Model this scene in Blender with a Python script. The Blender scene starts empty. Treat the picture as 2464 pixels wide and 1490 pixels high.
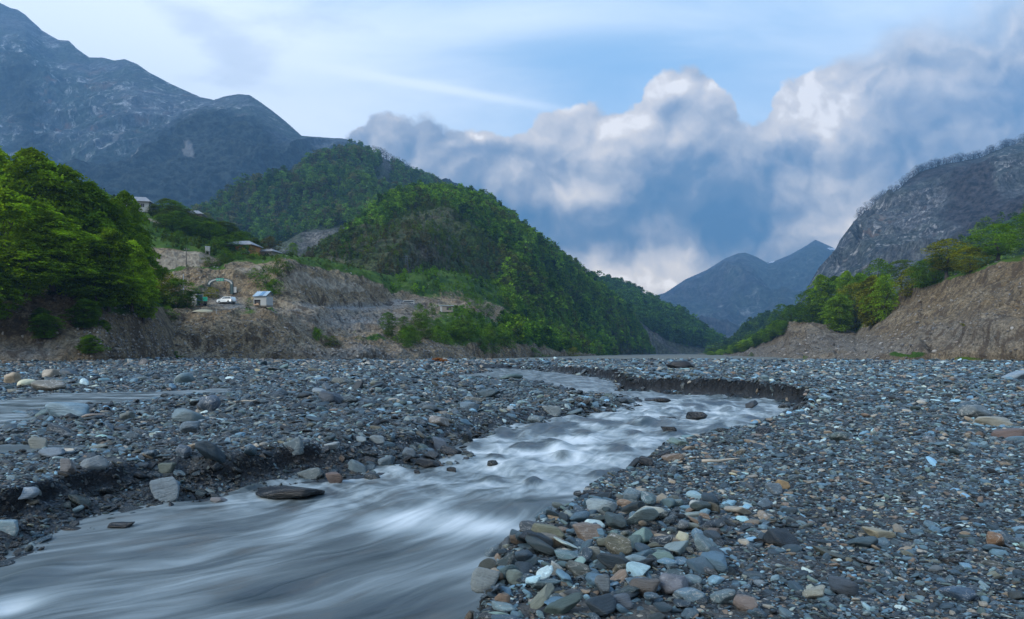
import bpy, math, random
import numpy as np
from mathutils import Vector, Matrix
R = math.radians
random.seed(7)
scene = bpy.context.scene
COL = scene.collection

# ---------------------------------------------------------------- camera, sky, sun, exposure
FPX, UC, VH, CZ = 1642.7, 1232.0, 849.0, 1.6       # focal length and horizon on a 2464 px wide frame, eye height
cam_d = bpy.data.cameras.new('camera'); cam = bpy.data.objects.new('camera', cam_d); COL.objects.link(cam)
cam.location = (0, 0, CZ); cam.rotation_euler = (R(90), 0, 0)
cam_d.lens = 24; cam_d.sensor_width = 36; cam_d.shift_y = 0.0422
cam_d.clip_start = 0.05; cam_d.clip_end = 40000
scene.camera = cam
scene.view_settings.view_transform = 'Standard'; scene.view_settings.look = 'None'
scene.view_settings.gamma = 1; scene.view_settings.exposure = EXPOSURE = 0.62
scene.cycles.max_bounces = 5; scene.cycles.diffuse_bounces = 2; scene.cycles.glossy_bounces = 2
scene.cycles.transmission_bounces = 2; scene.cycles.volume_bounces = 0; scene.cycles.transparent_max_bounces = 4
scene.cycles.use_denoising = True
SUN_EL, SUN_AZ = 34, -118                            # degrees above the horizon, degrees from +Y towards +X
sun_d = bpy.data.lights.new('sun', 'SUN'); sun = bpy.data.objects.new('sun', sun_d); COL.objects.link(sun)
sun_d.energy = 1.9; sun_d.angle = R(28); sun_d.color = (1.0, 0.965, 0.90)
_d = Vector((math.sin(R(SUN_AZ))*math.cos(R(SUN_EL)), math.cos(R(SUN_AZ))*math.cos(R(SUN_EL)), math.sin(R(SUN_EL))))
sun.rotation_euler = _d.to_track_quat('Z', 'Y').to_euler(); sun.location = _d*50

class NT:
    """small helper for building node trees"""
    def __init__(s, tree):
        s.t = tree; s.n = tree.nodes; s.l = tree.links
    def node(s, typ, **kw):
        n = s.n.new(typ)
        for k, v in kw.items(): setattr(n, k, v)
        return n
    def put(s, sock, v):
        if isinstance(v, bpy.types.NodeSocket): s.l.new(v, sock)
        elif v is not None:
            if hasattr(sock.default_value, '__len__') and not isinstance(v, str):
                v = list(v); L = len(sock.default_value)
                if len(v) < L: v = v + [1.0]*(L-len(v))
            sock.default_value = v
    def m(s, op, a, b=None, c=None, clamp=False):
        n = s.node('ShaderNodeMath', operation=op, use_clamp=clamp)
        s.put(n.inputs[0], a); s.put(n.inputs[1], b)
        if c is not None: s.put(n.inputs[2], c)
        return n.outputs[0]
    def add(s, a, b): return s.m('ADD', a, b)
    def sub(s, a, b): return s.m('SUBTRACT', a, b)
    def mul(s, a, b): return s.m('MULTIPLY', a, b)
    def vm(s, op, a, b=None, scale=None):
        n = s.node('ShaderNodeVectorMath', operation=op)
        s.put(n.inputs[0], a)
        if b is not None: s.put(n.inputs[1], b)
        if scale is not None: s.put(n.inputs['Scale'], scale)
        return n.outputs['Value'] if op in ('LENGTH', 'DOT_PRODUCT', 'DISTANCE') else n.outputs[0]
    def xyz(s, x, y, z):
        n = s.node('ShaderNodeCombineXYZ')
        for i, v in enumerate((x, y, z)): s.put(n.inputs[i], v)
        return n.outputs[0]
    def sep(s, v):
        n = s.node('ShaderNodeSeparateXYZ'); s.put(n.inputs[0], v); return n.outputs
    def ss(s, v, a, b, lo=0.0, hi=1.0):
        n = s.node('ShaderNodeMapRange', interpolation_type='SMOOTHSTEP')
        for i, x in enumerate((v, a, b, lo, hi)): s.put(n.inputs[i], x)
        return n.outputs[0]
    def noise(s, v, scale, detail=4, rough=0.55, dist=0.0, lac=2.0, color=False):
        n = s.node('ShaderNodeTexNoise')
        s.put(n.inputs['Vector'], v); s.put(n.inputs['Scale'], scale); s.put(n.inputs['Detail'], detail)
        s.put(n.inputs['Roughness'], rough); s.put(n.inputs['Distortion'], dist); s.put(n.inputs['Lacunarity'], lac)
        return n.outputs['Color'] if color else n.outputs[0]
    def voro(s, v, scale, feature='F1', out='Distance', rnd=1.0):
        n = s.node('ShaderNodeTexVoronoi', feature=feature)
        s.put(n.inputs['Vector'], v); s.put(n.inputs['Scale'], scale); s.put(n.inputs['Randomness'], rnd)
        return n.outputs[out]
    def mix(s, f, a, b, mode='MIX'):
        n = s.node('ShaderNodeMix', data_type='RGBA', blend_type=mode)
        s.put(n.inputs[0], f); s.put(n.inputs[6], a); s.put(n.inputs[7], b)
        return n.outputs[2]
    def ramp(s, v, pts, interp='LINEAR'):
        n = s.node('ShaderNodeValToRGB'); cr = n.color_ramp; cr.interpolation = interp
        while len(cr.elements) < len(pts): cr.elements.new(0.5)
        for e, (p, c) in zip(cr.elements, pts):
            e.position = p; e.color = (c[0], c[1], c[2], 1) if hasattr(c, '__len__') else (c, c, c, 1)
        s.put(n.inputs[0], v); return n.outputs[0]
    def map(s, v, scale=(1, 1, 1), loc=(0, 0, 0), rot=(0, 0, 0)):
        n = s.node('ShaderNodeMapping'); s.put(n.inputs[0], v)
        n.inputs[1].default_value = loc; n.inputs[2].default_value = rot; n.inputs[3].default_value = scale
        return n.outputs[0]
    def attr(s, name, typ='GEOMETRY'):
        return s.node('ShaderNodeAttribute', attribute_name=name, attribute_type=typ)
    def bump(s, h, strength=0.5, dist=0.1):
        n = s.node('ShaderNodeBump'); s.put(n.inputs['Strength'], strength); s.put(n.inputs['Distance'], dist)
        s.put(n.inputs['Height'], h); return n.outputs[0]

def make_world():
    w = bpy.data.worlds.new('World'); scene.world = w; w.use_nodes = True
    T = NT(w.node_tree); T.n.clear()
    N = T.node('ShaderNodeTexCoord').outputs['Generated']
    x, y, z = T.sep(N)
    sky = T.node('ShaderNodeTexSky', sky_type='NISHITA', sun_disc=False)
    sky.sun_elevation = R(SUN_EL); sky.sun_rotation = R(SUN_AZ); sky.air_density = 1.0; sky.dust_density = 0.4; sky.ozone_density = 2.2
    clear = T.vm('SCALE', sky.outputs[0], scale=0.13)
    ya = T.m('MAXIMUM', T.m('ABSOLUTE', y), 0.12)
    X = T.m('DIVIDE', x, ya); Z = T.m('DIVIDE', T.m('MAXIMUM', z, 0.0), ya)
    def cu(u): return (u-UC)/FPX
    def cv(v): return (VH-v)/FPX
    P = T.xyz(X, Z, 0.0)
    def blob(p, u, v, ru, rv, amp, rot=0.0):
        q = T.vm('SUBTRACT', p, (cu(u), cv(v), 0))
        q = T.map(q, scale=(1, 1, 1), rot=(0, 0, rot)) if rot else q
        q = T.vm('MULTIPLY', q, (FPX/ru, FPX/rv, 0))
        d = T.vm('DOT_PRODUCT', q, q)
        return T.mul(T.m('EXPONENT', T.mul(d, -1.0)), amp)
    def total(lst):
        a = lst[0]
        for b in lst[1:]: a = T.add(a, b)
        return a
    # warped position: the billows of the cumulus
    wc = T.noise(P, 4.0, 5, 0.5, color=True)
    wc2 = T.noise(P, 16.0, 5, 0.6, color=True)
    wv = T.vm('ADD', T.vm('SCALE', T.vm('SUBTRACT', wc, (0.5, 0.5, 0.5)), scale=0.10), T.vm('SCALE', T.vm('SUBTRACT', wc2, (0.5, 0.5, 0.5)), scale=0.035))
    Pw = T.vm('ADD', P, wv)
    Xw, Zw, _ = T.sep(Pw)
    # upper outline of the cloud bank
    fc = T.node('ShaderNodeFloatCurve'); cm = fc.mapping; c = cm.curves[0]
    pts = [(-900, 640), (400, 560), (760, 420), (850, 320), (890, 285), (925, 290), (960, 305), (1030, 285), (1100, 292), (1160, 330), (1230, 322), (1290, 285),
           (1350, 262), (1400, 238), (1440, 246), (1500, 245), (1550, 205), (1590, 180), (1650, 168), (1700, 200), (1750, 262), (1800, 300), (1850, 240),
           (1900, 175), (1960, 140), (2050, 110), (2200, 60), (2464, 0), (3600, -200)]
    cu0, cu1 = -900., 3600.
    def px(u): return (u-cu0)/(cu1-cu0)
    def py(v): return (700.-v)/900.
    while len(c.points) < len(pts): c.points.new(0.5, 0.5)
    for p_, (u, v) in zip(c.points, pts): p_.location = (px(u), py(v)); p_.handle_type = 'AUTO'
    cm.update()
    T.put(fc.inputs['Value'], T.m('DIVIDE', T.sub(T.add(T.mul(Xw, FPX), UC), cu0), cu1-cu0))
    vtop = T.sub(700., T.mul(fc.outputs[0], 900.))
    vv = T.sub(VH, T.mul(Zw, FPX))
    depth = T.sub(vv, vtop)                           # px below the cloud's upper outline
    uu = T.add(T.mul(X, FPX), UC)
    def billow(p, sc, oct_=4, g=.52):
        acc = None; a = 1.0; s = sc; tot = 0
        for k in range(oct_):
            n_ = T.mul(T.m('ABSOLUTE', T.sub(T.noise(T.vm('ADD', p, (k*3.1, k*1.7, 0)), s, 0 if k < oct_-1 else 2, .5), .5)), 2.0*a)
            acc = n_ if acc is None else T.add(acc, n_); tot += a; a *= g; s *= 2.1
        return T.mul(acc, 1.0/tot)
    n1 = T.noise(Pw, 6.5, 6, 0.52)
    bl = billow(Pw, 7.0); bl2 = billow(T.vm('ADD', Pw, (-0.012, 0.016, 0)), 7.0)
    relief = T.sub(bl2, bl)
    n2 = T.noise(T.map(P, scale=(1, 1.5, 1)), 3.2, 5, 0.5, dist=0.6)
    soft = T.ss(uu, 1950, 2350, 12, 150)              # the right-hand part dissolves into the veil
    alpha = T.ss(T.add(depth, T.add(T.mul(T.sub(bl, .24), 120), T.mul(T.sub(n1, .5), 40))), T.mul(soft, -0.6), soft)
    # light and shade of the bank
    b0 = T.ramp(T.m('DIVIDE', depth, 600.), [(0.0, .66), (0.10, .60), (0.20, .50), (0.32, .33), (0.45, .24), (0.6, .33), (0.8, .5), (1, .6)])
    BL = [(1635, 195, 80, 36, .52), (1460, 275, 120, 40, .14), (1940, 245, 120, 90, .42), (1990, 340, 90, 50, .14), (2010, 330, 110, 70, .18), (1560, 330, 170, 60, .12), (1330, 300, 110, 50, .08),
          (1130, 400, 170, 90, -.16), (1480, 505, 330, 55, -.22), (1650, 560, 250, 60, -.15), (1370, 478, 120, 48, .62), (1450, 500, 60, 60, .15),
          (1500, 645, 180, 42, .48), (1620, 690, 200, 34, .30), (1990, 450, 130, 45, .42), (2080, 545, 120, 60, .46), (1960, 560, 60, 60, .2),
          (2270, 270, 240, 150, .17), (1510, 325, 210, 75, .16), (1720, 330, 110, 60, .12), (1150, 316, 30, 10, .4), (2250, 430, 180, 40, -.04), (1570, 560, 60, 40, .3), (990, 400, 130, 60, .04), (1250, 560, 120, 60, -.1),
          (1780, 390, 200, 40, -.12), (1490, 390, 110, 50, .16), (1700, 440, 120, 40, -.1), (930, 330, 60, 60, -.05)]
    wob = T.vm('ADD', P, T.vm('SCALE', T.vm('SUBTRACT', T.noise(P, 5.5, 6, 0.55, color=True), (0.5, 0.5, 0.5)), scale=0.11))
    B = total([b0] + [blob(wob, *b) for b in BL])
    B = T.add(B, T.mul(relief, -1.1)); B = T.add(B, T.mul(T.sub(n2, 0.5), 0.42)); B = T.add(B, T.mul(T.sub(T.noise(wob, 14.0, 6, 0.6), 0.5), 0.34))
    ccol = T.ramp(B, [(0.0, (.050, .115, .20)), (0.22, (.11, .165, .235)), (0.42, (.235, .265, .31)), (0.60, (.39, .395, .40)), (0.76, (.56, .53, .495)), (0.90, (.72, .65, .56)), (1, (.92, .85, .76))])
    # thin high veil
    vn = T.noise(T.map(P, scale=(0.8, 3.2, 1), rot=(0, 0, R(12))), 2.6, 6, 0.6, dist=0.5)
    vb = total([blob(P, -150, 300, 900, 500, 1.1), blob(P, 700, 150, 500, 170, .25), blob(P, 2400, 150, 500, 240, .35), blob(P, 1060, 212, 330, 11, .34, R(10)),
                blob(P, 1300, 40, 700, 50, .2), blob(P, 900, 300, 300, 100, .1), blob(P, 1500, 150, 300, 90, -.25)])
    veil = T.ss(T.add(vb, T.mul(T.sub(vn, 0.45), 0.9)), -0.25, 0.85)
    base = T.mix(0.6, clear, (.33, .56, .80))
    up = T.ss(z, 0.5, 0.95)
    base = T.mix(up, base, (.16, .33, .62))
    wispy = T.noise(T.map(P, scale=(1, 2.4, 1), rot=(0, 0, R(38))), 4.5, 5, 0.55)
    wsh = T.mul(T.ss(T.add(wispy, total([blob(P, 520, 90, 260, 60, .25, R(35)), blob(P, 0, 0, 10, 10, 0)])), .54, .78), 0.6)
    vcol = T.mix(wsh, (.82, .89, .95), (.50, .57, .67))
    col = T.mix(veil, base, vcol)
    col = T.mix(alpha, col, ccol)
    bg = T.node('ShaderNodeBackground'); T.put(bg.inputs[0], col); bg.inputs[1].default_value = 1.22
    out = T.node('ShaderNodeOutputWorld'); T.l.new(bg.outputs[0], out.inputs[0])
    w.cycles.sampling_method = 'MANUAL'; w.cycles.sample_map_resolution = 512
make_world()

# ---------------------------------------------------------------- helpers
def tag(o, label=None, cat=None, group=None, kind=None):
    if label: o['label'] = label
    if cat: o['category'] = cat
    if group: o['group'] = group
    if kind: o['kind'] = kind
    return o
def W(u, v, D): return Vector(((u-UC)/FPX*D, D, CZ+(VH-v)/FPX*D))
def link(name, me, parent=None, mat=None):
    o = bpy.data.objects.new(name, me); COL.objects.link(o)
    if mat is not None and not me.materials: me.materials.append(mat)
    if parent is not None: o.parent = parent
    return o
def empty(name, loc, rz=0, sc=1):
    o = bpy.data.objects.new(name, None); COL.objects.link(o); o.location = loc; o.rotation_euler = (0, 0, rz)
    o.scale = (sc, sc, sc) if not hasattr(sc, '__len__') else sc; o.empty_display_size = 0.2
    return o
def np_mesh(name, V, F, smooth=True, attrs=None):
    """V (n,3) F (m,3|4) -> mesh, quickly"""
    me = bpy.data.meshes.new(name); V = np.ascontiguousarray(V, dtype=np.float32); F = np.ascontiguousarray(F, dtype=np.int32)
    me.vertices.add(len(V)); me.vertices.foreach_set('co', V.ravel())
    k = F.shape[1]; me.loops.add(F.size); me.loops.foreach_set('vertex_index', F.ravel())
    me.polygons.add(len(F)); me.polygons.foreach_set('loop_start', np.arange(0, F.size, k, dtype=np.int32))
    try: me.polygons.foreach_set('loop_total', np.full(len(F), k, dtype=np.int32))
    except Exception: pass
    me.update(calc_edges=True)
    me.polygons.foreach_set('use_smooth', np.full(len(F), smooth))
    for n, a in (attrs or {}).items():
        a = np.asarray(a, dtype=np.float32)
        if a.ndim == 1: t = me.attributes.new(n, 'FLOAT', 'POINT'); t.data.foreach_set('value', a)
        else: t = me.attributes.new(n, 'FLOAT_VECTOR', 'POINT'); t.data.foreach_set('vector', a.ravel())
    return me
def grid_faces(nr, nc, mask=None):
    i = np.arange(nr-1)[:, None]; j = np.arange(nc-1)[None, :]
    a = i*nc+j
    F = np.stack([a, a+1, a+nc+1, a+nc], -1).reshape(-1, 4)
    if mask is not None: F = F[mask.reshape(-1)]
    return F
def vn(x, y, z, seed=0):
    xi = np.floor(x).astype(np.int64); yi = np.floor(y).astype(np.int64); zi = np.floor(z).astype(np.int64)
    fx = x-xi; fy = y-yi; fz = z-zi
    fx = fx*fx*fx*(fx*(fx*6-15)+10); fy = fy*fy*fy*(fy*(fy*6-15)+10); fz = fz*fz*fz*(fz*(fz*6-15)+10)
    def h(a, b, c):
        n = (a*374761393 + b*668265263 + c*2147483647*3 + seed*1274126177) & 0xffffffff
        n = ((n ^ (n >> 13))*1274126177) & 0xffffffff
        n = ((n ^ (n >> 16))*2246822519) & 0xffffffff
        return ((n ^ (n >> 15)) & 0xffffff)/8388607.5-1.0
    r = 0
    for dz in (0, 1):
        wz = fz if dz else 1-fz
        for dy in (0, 1):
            wy = fy if dy else 1-fy
            r = r + wz*wy*(h(xi, yi+dy, zi+dz)*(1-fx) + h(xi+1, yi+dy, zi+dz)*fx)
    return r
def fbm(x, y, z=0.0, oct=5, seed=0, gain=0.5, ridged=False):
    z = np.zeros_like(x)+z; r = 0; a = 1.0; s = 0; f = 1.0
    for k in range(oct):
        n = vn(x*f+k*17.3, y*f-k*9.1, z*f+k*3.7, seed+k)
        if ridged: n = 1-2*np.abs(n)
        r = r+a*n; s += a; a *= gain; f *= 2.03
    return r/s
def sst(a, b, x):
    t = np.clip((x-a)/(b-a), 0, 1); return t*t*(3-2*t)
class MB:
    """collects boxes, tubes and loose faces; build() links them as one mesh object"""
    def __init__(s): s.v = []; s.f = []
    def add(s, vs, fs):
        b = len(s.v); s.v += [tuple(v) for v in vs]; s.f += [tuple(i+b for i in f) for f in fs]; return s
    def box(s, c, d, rz=0, taper=1.0):
        M = Matrix.Rotation(rz, 3, 'Z'); vs = []
        for z in (-.5, .5):
            k = taper if z > 0 else 1.0
            for x, y in ((-.5, -.5), (.5, -.5), (.5, .5), (-.5, .5)):
                vs.append(Vector(c)+M @ Vector((x*d[0]*k, y*d[1]*k, z*d[2])))
        return s.add(vs, [(3, 2, 1, 0), (4, 5, 6, 7), (0, 1, 5, 4), (1, 2, 6, 5), (2, 3, 7, 6), (3, 0, 4, 7)])
    def tube(s, pts, rad, n=8, cap=True):
        vs = []; fs = []; P = [Vector(p) for p in pts]
        for i, p in enumerate(P):
            d = (P[min(i+1, len(P)-1)]-P[max(i-1, 0)]).normalized()
            a = d.orthogonal().normalized(); b = d.cross(a)
            r = rad[i] if hasattr(rad, '__len__') else rad
            vs += [p+(a*math.cos(2*math.pi*k/n)+b*math.sin(2*math.pi*k/n))*r for k in range(n)]
        for i in range(len(P)-1):
            for k in range(n): fs.append((i*n+k, i*n+(k+1) % n, (i+1)*n+(k+1) % n, (i+1)*n+k))
        if cap: fs += [tuple(range(n))[::-1], tuple((len(P)-1)*n+k for k in range(n))]
        return s.add(vs, fs)
    def prism(s, prof, y0, y1):
        """profile in x,z extruded along y"""
        n = len(prof)
        vs = [(x, y0, z) for x, z in prof]+[(x, y1, z) for x, z in prof]
        return s.add(vs, [tuple(range(n)), tuple(range(2*n-1, n-1, -1))]+[(i, i+n, (i+1) % n+n, (i+1) % n) for i in range(n)])
    def mesh(s, name):
        me = bpy.data.meshes.new(name); me.from_pydata(s.v, [], s.f); me.update(); return me
    def build(s, name, mat, parent=None, smooth=False, bevel=0):
        me = s.mesh(name)
        if smooth: me.polygons.foreach_set('use_smooth', [True]*len(me.polygons))
        o = link(name, me, parent, mat)
        if bevel:
            b = o.modifiers.new('bevel', 'BEVEL'); b.width = bevel; b.segments = 2
        return o

def simple_mat(name, col, rough=0.6, metal=0.0, var=0.25, scale=3.0, bump=0.0):
    m = bpy.data.materials.new(name); m.use_nodes = True; T = NT(m.node_tree); p = T.n['Principled BSDF']
    co = T.node('ShaderNodeTexCoord').outputs['Object']
    n = T.noise(co, scale, 5, 0.6)
    c = T.mix(n, tuple(x*(1-var) for x in col), tuple(min(1, x*(1+var)) for x in col))
    T.put(p.inputs['Base Color'], c); p.inputs['Roughness'].default_value = rough; p.inputs['Metallic'].default_value = metal
    if bump: T.put(p.inputs['Normal'], T.bump(T.noise(co, scale*6, 4), bump, 0.05))
    return m
# ---------------------------------------------------------------- materials of the land
def mat_gravel():
    m = bpy.data.materials.new('river gravel'); m.use_nodes = True; T = NT(m.node_tree); p = T.n['Principled BSDF']
    co = T.node('ShaderNodeTexCoord').outputs['Object']
    cells = T.voro(co, 34, out='Color'); cd = T.voro(co, 34)
    cells2 = T.voro(T.map(co, scale=(1, .55, 1)), 7.0, out='Color'); cd2 = T.voro(T.map(co, scale=(1, .55, 1)), 7.0)
    v1 = T.sep(cells)[0]; v2 = T.sep(cells2)[1]
    stops = [(0, (.006, .009, .013)), (.35, (.018, .028, .040)), (.6, (.035, .055, .072)), (.78, (.07, .085, .09)), (.89, (.09, .07, .05)), (.96, (.20, .21, .21)), (1, (.38, .39, .39))]  # gravel colours darkened to stand in for shade in the gaps between stones
    c1 = T.ramp(v1, stops); c2 = T.ramp(v2, stops)
    far = T.ss(T.sep(co)[1], 25, 60)
    c = T.mix(T.add(T.mul(far, .45), .12), c1, c2)
    big = T.noise(co, .35, 5, .6); c = T.mix(T.ss(big, .42, .62, 0, .55), c, (.034, .042, .05))
    sand = T.attr('sand').outputs['Fac']
    fine = T.noise(co, 90, 3, .7)
    sc = T.mix(fine, (.055, .054, .05), (.12, .118, .108))
    c = T.mix(sand, c, sc)
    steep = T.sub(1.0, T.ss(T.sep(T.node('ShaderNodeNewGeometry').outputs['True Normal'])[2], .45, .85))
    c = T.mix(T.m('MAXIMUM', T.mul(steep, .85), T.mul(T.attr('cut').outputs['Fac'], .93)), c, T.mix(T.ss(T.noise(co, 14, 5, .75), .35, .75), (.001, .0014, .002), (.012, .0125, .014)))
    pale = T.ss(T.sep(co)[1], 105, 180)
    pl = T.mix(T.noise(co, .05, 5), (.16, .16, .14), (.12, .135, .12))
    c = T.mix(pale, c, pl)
    wet = T.attr('wet').outputs['Fac']
    c = T.mix(T.mul(wet, .72), c, (.005, .008, .011))
    T.put(p.inputs['Base Color'], c)
    T.put(p.inputs['Roughness'], T.sub(.8, T.mul(wet, .4))); T.put(p.inputs['Specular IOR Level'], T.add(.12, T.mul(wet, .35)))
    h = T.add(T.mul(cd, -.6), T.mul(T.noise(co, 60, 4, .7), .5)); h = T.add(h, T.mul(T.mul(cd2, -1.6), T.sub(1.0, sand)))
    T.put(p.inputs['Normal'], T.bump(h, .8, .03))
    return m
def mat_earth(gain=1.0):
    """eroded banks: bare soil and scree, with grass where the slope has kept it"""
    m = bpy.data.materials.new('eroded earth'); m.use_nodes = True; T = NT(m.node_tree); p = T.n['Principled BSDF']
    co = T.node('ShaderNodeTexCoord').outputs['Object']
    g = T.attr('g').outputs['Fac']; r = T.attr('r').outputs['Fac']
    n = T.noise(co, .12, 6, .62); nf = T.noise(co, 1.1, 6, .7)
    st = T.noise(T.map(co, scale=(.9, .9, .16), rot=(0, R(8), 0)), 1.0, 6, .62, dist=.6)
    c = T.mix(T.ss(n, .35, .66), (.145, .104, .058), (.225, .178, .115))
    c = T.mix(T.ss(nf, .40, .68, 0, .8), c, (.075, .060, .040))
    c = T.mix(T.ss(st, .48, .72, 0, .6), c, (.31, .255, .175))
    grey = T.mix(nf, (.10, .105, .105), (.22, .22, .21))
    c = T.mix(r, c, grey)
    v = T.voro(co, 2.6, out='Color'); vd = T.voro(co, 2.6)
    d2 = T.noise(co, 2.6, 6, .75); c = T.vm('SCALE', c, scale=T.mul(T.add(.42, T.mul(T.ss(d2, .30, .72), 1.05)), gain))
    rill_shade = T.noise(T.map(co, scale=(.55, .55, .07)), 1.0, 5, .6, dist=.8); c = T.mix(T.mul(T.ss(rill_shade, .50, .60), .72), c, (.055, .042, .032))  # dark rill lines painted into the soil colour as shaded relief
    pz = T.attr('scree').outputs['Fac']; c = T.mix(T.mul(T.ss(T.add(pz, T.mul(T.sub(nf, .5), .8)), .4, .7), .85), c, T.mix(T.ss(st, .35, .65), (.15, .125, .095), (.37, .32, .245)))
    speck = T.mul(T.ss(T.sep(v)[0], .80, .9), T.ss(vd, .34, .18))
    c = T.mix(T.mul(speck, .8), c, T.mix(T.sep(v)[1], (.09, .085, .08), (.30, .28, .25)))
    gn = T.noise(co, .35, 7, .68); gn2 = T.noise(co, 3.0, 5, .7)
    gm = T.ss(T.add(T.add(T.mul(g, 1.25), -.62), T.add(T.mul(gn, .75), T.mul(gn2, .22))), .42, .60)
    gc = T.mix(T.ss(T.noise(co, .12, 4), .35, .65), (.034, .085, .010), (.085, .15, .016))
    gc = T.mix(T.ss(gn2, .35, .7, 0, .6), gc, (.024, .036, .010))
    c = T.mix(gm, c, gc)
    T.put(p.inputs['Base Color'], c); p.inputs['Roughness'].default_value = .95
    p.inputs['Specular IOR Level'].default_value = .15
    h = T.add(T.mul(nf, .8), T.add(T.mul(gn2, .4), T.mul(speck, .3)))
    T.put(p.inputs['Normal'], T.bump(h, .9, .7))
    return m
def mat_mountain(name, rock, rockd, green, wood, scale, pale=(.30, .29, .28), rock_amt=.5, orange=0.0, snow=None, gdet=0.7, fine=1.5):
    m = bpy.data.materials.new(name); m.use_nodes = True; T = NT(m.node_tree); p = T.n['Principled BSDF']
    co = T.node('ShaderNodeTexCoord').outputs['Object']
    co = T.vm('SCALE', co, scale=1.0/scale)
    g = T.attr('g').outputs['Fac']; r = T.attr('r').outputs['Fac']
    big = T.noise(co, 1.2, 7, .6, dist=.4)
    det = T.noise(co, 9, 8, .72)
    stk = T.noise(T.map(co, scale=(1.6, 1.6, .55), rot=(R(20), R(28), 0)), 10, 8, .70, dist=.8)
    c = T.mix(T.ss(det, .32, .68), rockd, rock)
    gr = T.ss(T.add(big, T.mul(T.sub(det, .5), .9)), .40, .60)
    c = T.mix(T.mul(gr, gdet), c, green)
    pm = T.mul(T.ss(stk, .52, .66), T.ss(T.add(T.noise(co, 2.3, 5, .6), T.mul(r, .35)), .46, .70))
    c = T.mix(T.mul(pm, rock_amt), c, pale)
    c = T.mix(T.mul(T.ss(stk, .47, .36), .55), c, rockd)
    d2 = T.noise(T.map(co, scale=(1, 1, .6)), 42, 6, .78); c = T.vm('SCALE', c, scale=T.add(1.05-fine*.5, T.mul(T.ss(d2, .34, .68), fine)))
    if orange:
        om = T.mul(T.ss(T.noise(T.map(co, scale=(1.4, 1.4, .7)), 4.2, 6, .65), .56, .66), r)
        c = T.mix(T.mul(om, orange), c, (.30, .175, .115))
    wn = T.ss(T.add(T.mul(g, 1.2), T.add(T.mul(T.noise(co, 3.2, 6, .65), .9), -.95)), .05, .32)
    wc = T.mix(T.ss(T.noise(co, 26, 5, .75), .38, .66), tuple(x*.35 for x in wood), tuple(x*1.9 for x in wood))
    c = T.mix(wn, c, wc)
    sl = T.attr('scree').outputs['Fac']
    c = T.mix(T.ss(T.add(sl, T.mul(T.sub(det, .5), 1.0)), .45, .85), c, T.mix(stk, (.13, .13, .13), (.30, .29, .27)))
    if snow: c = T.mix(T.ss(T.add(T.attr('snow').outputs['Fac'], T.mul(T.sub(det, .5), 1.1)), .5, .6), c, (.85, .88, .92))
    T.put(p.inputs['Base Color'], c); p.inputs['Roughness'].default_value = .95; p.inputs['Specular IOR Level'].default_value = .1
    T.put(p.inputs['Normal'], T.bump(T.add(stk, T.mul(det, .6)), .8, scale*.06))
    return m
def mat_leaf(name, var=.35, trans=.35):
    m = bpy.data.materials.new(name); m.use_nodes = True; T = NT(m.node_tree); T.n.clear()
    c = T.attr('scol', 'INSTANCER').outputs['Color']
    geo = T.node('ShaderNodeNewGeometry'); rnd = geo.outputs['Random Per Island']
    co = T.node('ShaderNodeTexCoord').outputs['Object']
    oi = T.node('ShaderNodeObjectInfo').outputs['Random']
    n = T.noise(T.vm('ADD', co, T.vm('SCALE', (7, 3, 5), scale=oi)), 3.0, 3, .6)
    k = T.add(T.mul(rnd, var), T.add(T.mul(T.ss(n, .30, .70), 1.0), .5-var/2))
    c1 = T.vm('SCALE', c, scale=k)
    c1 = T.mix(T.ss(rnd, .75, 1, 0, .5), c1, T.vm('MULTIPLY', c1, (1.5, 1.15, .8)))
    d = T.node('ShaderNodeBsdfDiffuse'); T.put(d.inputs[0], c1)
    t = T.node('ShaderNodeBsdfTranslucent'); T.put(t.inputs[0], T.vm('MULTIPLY', c1, (1.3, 1.25, .6)))
    mx = T.node('ShaderNodeMixShader'); mx.inputs[0].default_value = trans
    T.l.new(d.outputs[0], mx.inputs[1]); T.l.new(t.outputs[0], mx.inputs[2])
    o = T.node('ShaderNodeOutputMaterial'); T.l.new(mx.outputs[0], o.inputs[0])
    return m
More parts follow.
